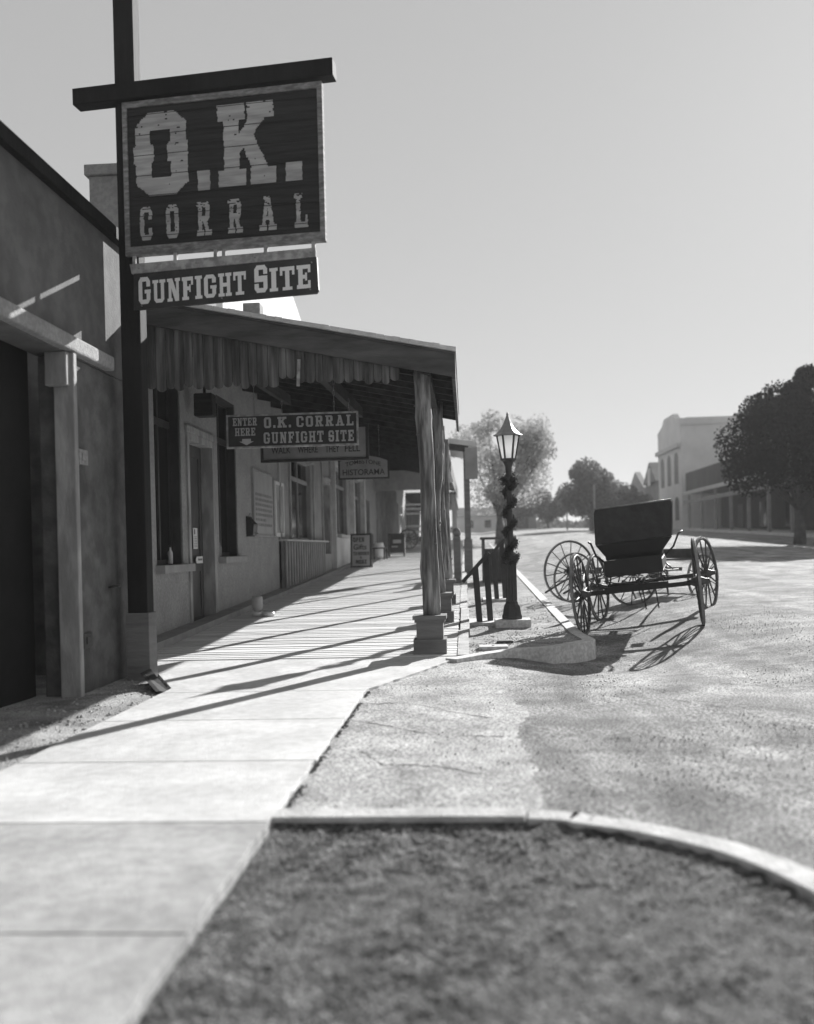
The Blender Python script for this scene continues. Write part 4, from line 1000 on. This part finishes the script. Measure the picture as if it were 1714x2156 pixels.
# second running gear behind it
wg = bpy.data.objects.new('wagon', None); col.objects.link(wg)
tag(wg, 'thin-wheeled open wagon frame standing behind the black buggy', 'wagon')
wg.matrix_basis = Matrix.Translation((2.52, 18.1, g(2.4, 18.1)+.02)) @ Matrix.Rotation(R(-60), 4, 'Z')
wheel(wg, 'wheel', (-.95, 0, .61), .61, 14, .035, oldwood, steel, 0, spoke=.011, hub=.06); wheel(wg, 'wheel', (.95, 0, .61), .61, 14, .035, oldwood, steel, 0, spoke=.011, hub=.06)
wheel(wg, 'wheel', (-.7, 1.9, .45), .45, 12, .035, oldwood, steel, R(8), spoke=.011, hub=.06); wheel(wg, 'wheel', (.7, 1.9, .45), .45, 12, .035, oldwood, steel, R(8), spoke=.011, hub=.06)
mb = MB(); mb.bar((-.98, 0, .61), (.98, 0, .61), .06, .07); mb.bar((-.72, 1.9, .45), (.72, 1.9, .45), .06, .06); mb.build_each('axle', oldwood, wg)
mb = MB(); mb.bar((0, -.1, .66), (0, 2.0, .6), .07, .07); mb.build('reach_pole', oldwood, wg)
mb = MB(); mb.bb(-.42, .42, 1.0, 2.1, .78, .82); mb.bb(-.42, .42, 1.9, 1.94, .82, 1.0); mb.build('platform', oldwood, wg)
mb = MB()
for sx in (-.35, .35): mb.tube([(sx, -.1, .60), (sx*.9, -.6, .45), (sx*.8, -1.05, .25)], .02, 7)
mb.build_each('shaft', oldwood, wg)
lw = bpy.data.objects.new('loose_wheel', None); col.objects.link(lw)
tag(lw, 'smaller spoked wheel leaning inside the big left wheel of the wagon', 'wheel'); lw.matrix_basis = Matrix.Translation((2.13, 18.9, g(2.13, 18.9)+.5)) @ Matrix.Rotation(R(-58), 4, 'Z') @ Matrix.Rotation(R(4), 4, 'Y')
wheel(lw, 'wheel', (0, 0, 0), .5, 12, .03, oldwood, steel, 0, spoke=.010, hub=.055)

# ------------------------------------------------------------------ street lamp and garland
LX, LY = .675, 14.3; LZ = .03
HS = .955
t = thing('street_lamp', 'old-fashioned six-sided street lamp on a fluted iron post', 'street lamp', (LX, LY, LZ))
mb = MB(); mb.bb(-.26, .27, -.24, .24, -.05, .115); mb.build('plinth', kerb_m, t, bev=.01)
mb = MB(); mb.lathe([(.16, .117), (.16, .16), (.145, .2), (.13, .30), (.12, .33), (.10, .36), (.092, .40)], n=8, a0=.39, smooth=False); mb.hsc().build('base', metal_d, t, bev=.006)
mb = MB(); n = 24; vs = []; fs = []; hs = (.38, .5, .8, 1.0)
for h in hs:
    for k in range(n): a = 2*math.pi*k/n; r_ = (.088 if k % 2 else .075)*(1-.06*h); vs.append((r_*math.cos(a), r_*math.sin(a), h))
for i in range(len(hs)-1):
    for k in range(n): fs.append((i*n+k, i*n+(k+1) % n, (i+1)*n+(k+1) % n, (i+1)*n+k))
mb.add(vs, fs); mb.lathe([(.08, .99), (.1, 1.01), (.105, 1.04), (.085, 1.06), (.095, 1.08), (.06, 1.12), (.046, 1.18), (.040, 2.3), (.055, 2.33), (.06, 2.36), (.045, 2.40), (.05, 2.5), (.075, 2.56), (.085, 2.6), (.05, 2.63)], n=16); mb.hsc().build('shaft', metal_d, t)
zb, zt, rb, rt = 2.63, 2.98, .105, .165
mb = MB(); mb.lathe([(.06, 2.56), (.12, 2.61), (.12, 2.63)], n=6, smooth=False); mb.lathe([(.172, 2.98), (.18, 2.985), (.18, 3.0), (.12, 3.0)], n=6, smooth=False)
for k in range(6):
    a = math.pi*k/3; d = Vector((math.cos(a), math.sin(a), 0)); mb.bar(d*rb+Z*zb, d*rt+Z*zt, .022, .022)
lo_ = mb.hsc().build('lantern_frame', metal_d, t)
for k in range(6):
    a = math.pi*k/3; b = a+math.pi/3; c, d = Vector((math.cos(a), math.sin(a), 0)), Vector((math.cos(b), math.sin(b), 0)); q = .95
    mb = MB(); A_, B_, C_, D_ = c*rb*q+Z*zb, d*rb*q+Z*zb, d*rt*q+Z*zt, c*rt*q+Z*zt
    mb.quad(A_, B_, C_, D_); mb.hsc().build('pane', lampglass, lo_)
mb = MB(); mb.lathe([(.215, 2.985), (.225, 2.995), (.17, 3.03), (.115, 3.09), (.07, 3.17), (.035, 3.26), (.018, 3.31), (.02, 3.33), (.0, 3.37)], n=6, smooth=False); mb.hsc().build('lantern_roof', metal_roof, t, bev=.004)
mb = MB(); rg = random.Random(4)
for i in range(9500):
    u = rg.random()
    if u < .26: q_ = rg.randrange(5); c_ = ((.05, .02, 2.33), (-.06, .01, 2.30), (.03, -.05, 2.20), (-.02, .04, 2.14), (.06, .0, 2.24))[q_]; cx, cy, h = c_[0]+rg.gauss(0, .028), c_[1]+rg.gauss(0, .028), c_[2]+rg.gauss(0, .035)
    elif u < .36: c_ = ((.08, .0, 1.1), (-.07, -.03, 1.06), (.02, -.08, 1.03))[rg.randrange(3)]; cx, cy, h = c_[0]+rg.gauss(0, .03), c_[1]+rg.gauss(0, .03), c_[2]+rg.gauss(0, .03)
    else:
        s_ = rg.random(); kk = round(s_*15)/15; s_ = kk+(s_-kk)*.55 if rg.random() < .6 else s_; h = 1.06+1.06*s_; a = s_*6.28*3.3+1.2
        off = Vector((rg.gauss(0, 1), rg.gauss(0, 1), rg.gauss(0, 1)))*(.022 if abs(s_-kk) < .02 else .012); cx, cy = .072*math.cos(a)+off.x, .072*math.sin(a)+off.y; h += off.z*1.2
    c = Vector((cx, cy, h*HS)); n1 = Vector((rg.gauss(0, 1), rg.gauss(0, 1), rg.gauss(0, 1))).normalized(); n2 = n1.orthogonal().normalized(); l = rg.uniform(.018, .04)
    mb.quad(c-n1*l*.5, c+n2*l*.3, c+n1*l*.5, c-n2*l*.3)
gl_ = mb.build('garland', garl); gl_.location = (LX, LY, LZ); tag(gl_, 'dark leafy garland wound in a spiral around the street lamp post', 'garland')

# lecterns, bin, covers
def lectern(x, y, lab, h=1.0, s=1.0):
    t = thing('interpretive_stand', lab, 'information stand', (x, y, si(y)+.01), group='slanted information stands')
    mb = MB(); mb.bb(-.30, .30, -.16, .75, -.04, .045); mb.build('footing', kerb_m, t, bev=.006)
    for yy, e_ in ((0, 0), (.22, .17)):
        mb = MB(); mb.add([(-.07+e_, yy, 0), (.02+e_, yy, 0), (.02+e_, yy+.08, 0), (-.07+e_, yy+.08, 0), (-.12+e_, yy, (.80+e_)*h), (-.03+e_, yy, (.89+e_)*h), (-.03+e_, yy+.08, (.89+e_)*h), (-.12+e_, yy+.08, (.80+e_)*h)], [(3, 2, 1, 0), (0, 1, 5, 4), (1, 2, 6, 5), (2, 3, 7, 6), (3, 0, 4, 7), (4, 5, 6, 7)]); mb.build('leg', stand_m, t, bev=.006)
    mb = MB(); mb.bar((-.27, .16, .66*h), (.14, .16, 1.10*h), .62, .045, up=Vector((0, 0, 1))); mb.build('slanted_panel', stand_m, t, bev=.006)
    return t
lectern(.22, 14.55, 'nearer dark slanted information stand on two legs beside the street lamp')
lectern(.62, 18.6, 'further slanted information stand just behind the lamp post', 1.1)
t = thing('litter_bin', 'square slatted litter bin with overhanging lid on the island', 'bin', (.75, 24.3, si(24.3)))
mb = MB(); mb.bb(-.3, .3, -.3, .3, .02, .85); mb.build('body', bin_m, t)
mb = MB(); mb.bb(-.37, .37, -.37, .37, 1.08, 1.14); mb.build('lid', bin_m, t)
for a in (-.33, .26):
    for b in (-.33, .26):
        mb = MB(); mb.bb(a, a+.07, b, b+.07, 0, 1.08); mb.build('corner_post', bin_m, t)
mb = MB()
for i in range(6): mb.bb(-.25+i*.085, -.19+i*.085, -.315, -.3, .05, .8)
mb.build('slat', stand_m, t)
t = thing('utility_cover', 'flat pale concrete utility cover set in the island dirt', 'cover', (.30, 11.2, si(11.2)))
mb = MB(); mb.bb(-.17, .17, -.13, .13, -.02, .05); mb.build('lid', kerb_m, t, bev=.008)
mb = MB(); mb.bb(-.015, .015, -.01, .01, .051, .056); mb.build('lift_hole', metal_d, t)
t = tag(MB().bb(.36, .56, 11.72, 11.80, si(11.7)+.01, si(11.7)+.04).build('iron_bar', metal_d, bev=.004), 'short dark bar lying on the island behind the utility cover', 'bar')

# ------------------------------------------------------------------ trees
def tree(name, label, x, y, z, h, r, m, n, leaf, seed, group=None, squash=.8, trunk_h=.3, gap=.25, spike=False):
    rg = random.Random(seed); t = thing(name, label, 'tree', (x, y, z), group=group)
    mb = MB(); tr = h*.028+.04
    mb.tube([(0, 0, -.3), (.03*h*.2, 0, h*trunk_h*.5), (0, .02*h, h*trunk_h), (.02*h, 0, h*.62)], [tr*1.35, tr, tr*.85, tr*.35], 9)
    cz = h*(trunk_h+1)/2; cr = Vector((r, r, h*(1-trunk_h)/2))
    cl = []
    for i in range(16 if not spike else 26):
        while True:
            d = Vector((rg.uniform(-1, 1), rg.uniform(-1, 1), rg.uniform(-1, 1)))
            if .25 < d.length < 1: break
        d = d*(.88/ max(.55, d.length)) if d.length > .5 else d
        c = Vector((d.x*cr.x*.72, d.y*cr.y*.72, cz+d.z*cr.z*.75)); k = rg.uniform(.26, .44)*r
        cl.append((c, k)); mb.tube([(0, 0, h*trunk_h*.9), tuple(c*.5+Vector((0, 0, h*trunk_h*.35))), tuple(c)], [tr*.5, tr*.25, tr*.08], 5)
    if spike:
        for i in range(5): c = Vector((rg.uniform(-.1, .55)*r, rg.uniform(-.4, .4)*r, h*rg.uniform(.92, 1.08))); cl.append((c, rg.uniform(.10, .2)*r))
    mb.build('trunk', trunkm, t)
    mb = MB()
    for i in range(n):
        c, k = cl[rg.randrange(len(cl))]
        d = Vector((rg.gauss(0, 1), rg.gauss(0, 1), rg.gauss(0, .85))).normalized()*k*(rg.random()**.4)*1.05
        p = c+d
        if noise.noise(p*(2.2/r)+Vector((seed, 0, 0))) < -gap: continue
        n1 = Vector((rg.gauss(0, 1), rg.gauss(0, 1), rg.gauss(0, 1))).normalized(); n2 = n1.orthogonal().normalized(); l = leaf*rg.uniform(.6, 1.3)
        mb.quad(p-n1*l*.5, p+n2*l*.36, p+n1*l*.5, p-n2*l*.36)
    mb.build('crown', m, t); return t
tree('street_tree', 'pale backlit leafy tree rising behind the street lamp', 2.2, 60, 1.6, 8.9, 3.8, leaf_c, 26000, .17, 21, trunk_h=.2, gap=.2)
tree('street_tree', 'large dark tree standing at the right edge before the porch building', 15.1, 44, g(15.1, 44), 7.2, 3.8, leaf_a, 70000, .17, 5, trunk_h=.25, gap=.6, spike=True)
tree('street_tree', 'round dense tree behind the buggy in the middle of the far street', 11.6, 88, 2.6, 6.1, 3.2, leaf_b, 16000, .3, 8, trunk_h=.16, gap=.9)
tree('street_tree', 'lower bushy tree right of the round one, against the gabled house', 15.3, 92, 2.6, 4.6, 2.9, leaf_b, 9000, .3, 10, trunk_h=.12, gap=.7)
tree('street_tree', 'small far tree left of the round one over the street end', 9.4, 108, 3.0, 4.6, 2.4, leaf_b, 7000, .3, 14, trunk_h=.15, gap=.7)
tree('street_tree', 'low dark shrub-like tree at the street end behind the lamp post', 5.4, 104, 3.0, 4.2, 2.6, leaf_b, 4000, .3, 17, trunk_h=.08, gap=.4)
mb = MB(); rg = random.Random(3)
for i in range(26000):
    x = rg.uniform(-90, 120); y = rg.uniform(125, 150); hh = 1.3+1.2*noise.noise(Vector((x*.06, 0, 0)))+1.0*noise.noise(Vector((x*.25, 2, 0)))
    if -4 < x < 6: hh *= .8
    z = 2.9+abs(hh)*rg.random()*1.0; l = rg.uniform(.4, .9)
    n1 = Vector((rg.gauss(0, 1), rg.gauss(0, 1), rg.gauss(0, 1))).normalized(); n2 = n1.orthogonal().normalized(); p = Vector((x, y, z))
    mb.quad(p-n1*l*.5, p+n2*l*.4, p+n1*l*.5, p-n2*l*.4)
tag(mb.build('far_woods', leaf_b), 'low mass of far trees closing the end of the street', kind='stuff')
# steeple and cottage at street end
t = thing('far_church', 'small far building with a pointed spire at the street end', 'church', (7.0, 118, 3))
mb = MB(); mb.bb(-1.6, 1.6, -3, 3, -.2, 1.6); mb.build('wall', grey_b, t)
mb = MB(); mb.prism([(-1.9, -3.1, 1.6), (1.9, -3.1, 1.6), (0, -3.1, 2.6)], (0, 6.2, 0)); mb.build('roof', roof_d, t)
mb = MB(); mb.bb(-.6, .6, -3.4, -2.3, 0, 2.6); mb.lathe([(.9, 2.6), (.35, 3.6), (.0, 5.0)], (0, -2.85, 0), 4, a0=.785, smooth=False); mb.build('spire', dark_b, t)
for (x, y, h, lab) in ((9.6, 90, 4.6, 'left one of the two thin poles rising behind the wagon'), (9.6, 71, 4.6, 'right one of the two thin poles, just left of the buggy back')):
    t = tag(MB().lathe([(.07, -.3), (.06, h-1.4), (.05, h-1)], (x, y, g(x, y)), 8).build('pole', porch_p), lab, 'pole')
# far left roofs visible past the porch
t = thing('far_end_house', 'low pale house at the end of the street behind the lamp post', 'house', (2.5, 122, 3))
mb = MB(); mb.bb(-3.4, 3.4, -2, 3, -.2, 2.0); mb.build('wall', white_b, t)
mb = MB(); mb.prism([(-3.8, -2.3, 2.0), (-3.8, 3.3, 2.0), (-3.8, .5, 3.2)], (7.6, 0, 0)); mb.build('roof', grey_b, t)
for xx in (-2.2, 0, 1.9):
    mb = MB(); mb.bb(xx, xx+.8, -2.03, -1.99, .5, 1.5); mb.build('window', glass, t)

# ------------------------------------------------------------------ right side of the street
t = thing('porch_building', 'long dark building with a deep shaded porch on the far side of the street', 'building', (20, 75, 2))
mb = MB(); mb.bb(23, 34, 46, 87, .5, 5.7); mb.build('wall', dark_b, t, world=True)
mb = MB(); mb.bb(19.7, 22.99, 46, 87.2, 5.45, 5.62); mb.bb(20.0, 34, 46, 87.2, 5.701, 7.35); mb.build('roof', dark_b, t, world=True)
mb = MB(); mb.bb(19.62, 19.698, 60, 87.2, 5.35, 5.64); mb.build('eave_board', pale_w, t, world=True)
mb = MB(); mb.bb(19.75, 19.9, 46, 87.2, 4.55, 4.85); mb.build('porch_beam', porch_p, t, world=True)
for i in range(9):
    yy = 50+i*4.4; mb = MB(); mb.bb(19.72, 19.93, yy, yy+.2, 1, 4.55); mb.bb(19.74, 19.91, yy, yy+.2, 4.851, 5.3); mb.build('porch_post', porch_p, t, world=True)
for i in range(6):
    yy = 50+i*6; mb = MB(); mb.bb(22.96, 23.02, yy, yy+1.6, 2.2, 4.2); mb.build('window', glass, t, world=True)
mb = MB(); mb.bb(19.2, 23, 45, 88, 0, 2.2); 
mb = MB()
for i in range(22):
    a = 44+i*2; mb.prism([(18.9, a, g(18.9, a)+.12), (23.1, a, g(18.9, a)+.12), (23.1, a, g(18.9, a)-.6), (18.9, a, g(18.9, a)-.6)], (0, 2, .06))
tag(mb.build('far_pavement', kerb_m), 'raised pavement along the far side of the street', kind='structure')
t = thing('tall_hall', 'tall pale two-storey hall with a stepped parapet and arched windows', 'building', (19.8, 93, 2.4))
mb = MB(); mb.bb(19.9, 33, 88.4, 98.6, 1.5, 11.9); mb.build('wall', white_b, t, world=True)
mb = MB(); mb.prism([(19.9, 88.3, 11.9), (19.9, 98.7, 11.9), (19.9, 98.7, 12.2), (19.9, 96.5, 12.7), (19.9, 95.5, 13.3), (19.9, 91.5, 13.3), (19.9, 90.5, 12.7), (19.9, 88.3, 12.5)], (.5, 0, 0)); mb.bb(20.41, 33, 88.3, 88.8, 11.9, 12.55); mb.build('parapet', white_b, t, world=True)
mb = MB(); mb.bb(19.6, 19.9, 88.3, 98.7, 9.9, 10.3); mb.build('cornice', pale_w, t, world=True)
for i in range(3):
    y0 = 89.6+i*3.1
    mb = MB(); pts = [(19.86, y0, 6.6), (19.86, y0+1.5, 6.6), (19.86, y0+1.5, 9.0)]+[(19.86, y0+.75+.75*math.cos(a), 9.0+.55*math.sin(a)) for a in (.6, 1.2, 1.57, 1.95, 2.55)]+[(19.86, y0, 9.0)]
    mb.prism(pts, (.06, 0, 0)); mb.build('window', grey_b, t, world=True)
    mb = MB(); pts = [(19.86, y0, 3.2), (19.86, y0+1.5, 3.2), (19.86, y0+1.5, 4.9)]+[(19.86, y0+.75+.75*math.cos(a), 4.9+.5*math.sin(a)) for a in (.6, 1.2, 1.57, 1.95, 2.55)]+[(19.86, y0, 4.9)]
    mb.prism(pts, (.06, 0, 0)); mb.build('window', dark_b, t, world=True)
t = thing('gabled_house', 'grey house with a steep pointed gable left of the tall hall', 'house', (20, 103, 2.7))
mb = MB(); mb.bb(20, 28, 99.2, 106, 2, 7.6); mb.build('wall', grey_b, t, world=True)
mb = MB(); mb.prism([(19.7, 99.1, 7.5), (19.7, 106.1, 7.5), (19.7, 102.6, 9.7)], (8.6, 0, 0)); mb.build('roof', grey_b, t, world=True)
mb = MB(); mb.bb(19.66, 19.72, 101.9, 103.3, 7.2, 9.0); mb.build('window', white_b, t, world=True)
for i in range(3):
    mb = MB(); mb.bb(19.95, 20.02, 100+i*2, 101+i*2, 3.4, 5.2); mb.build('window', dark_b, t, world=True)
t = thing('peaked_shop', 'smaller pale shop front with a pointed top beyond the gabled house', 'shop', (20, 112, 2.9))
mb = MB(); mb.bb(20, 28, 107, 117, 2, 7.3); mb.build('wall', porch_p, t, world=True)
mb = MB(); mb.prism([(19.9, 107, 7.3), (19.9, 117, 7.3), (19.9, 112, 9.4)], (.6, 0, 0)); mb.build('false_front', porch_p, t, world=True)
for i in range(3):
    mb = MB(); mb.bb(19.95, 20.02, 108.3+i*2.8, 109.9+i*2.8, 3.4, 5.4); mb.build('window', dark_b, t, world=True)
t = thing('low_shop', 'low grey shop with a canopy at the far end of the right side', 'shop', (19, 124, 3))
mb = MB(); mb.bb(18.5, 27, 118, 132, 2, 6.6); mb.build('wall', grey_b, t, world=True)
mb = MB(); mb.bb(17.2, 18.49, 118, 132, 5.0, 5.2); mb.build('canopy', roof_d, t, world=True)

# ------------------------------------------------------------------ light haze in the air
m = bpy.data.materials.new('haze_air'); m.use_nodes = True; n = m.node_tree; n.nodes.clear()
o = n.nodes.new('ShaderNodeOutputMaterial'); v = n.nodes.new('ShaderNodeVolumePrincipled'); v.inputs['Density'].default_value = .0008
v.inputs['Color'].default_value = (.95, .95, .95, 1); v.inputs['Anisotropy'].default_value = .1; n.links.new(v.outputs[0], o.inputs['Volume'])
tag(MB().bb(-620, 820, -70, 2550, -2, 15).build('haze', m), 'thin pale haze in the air along the street', kind='stuff')
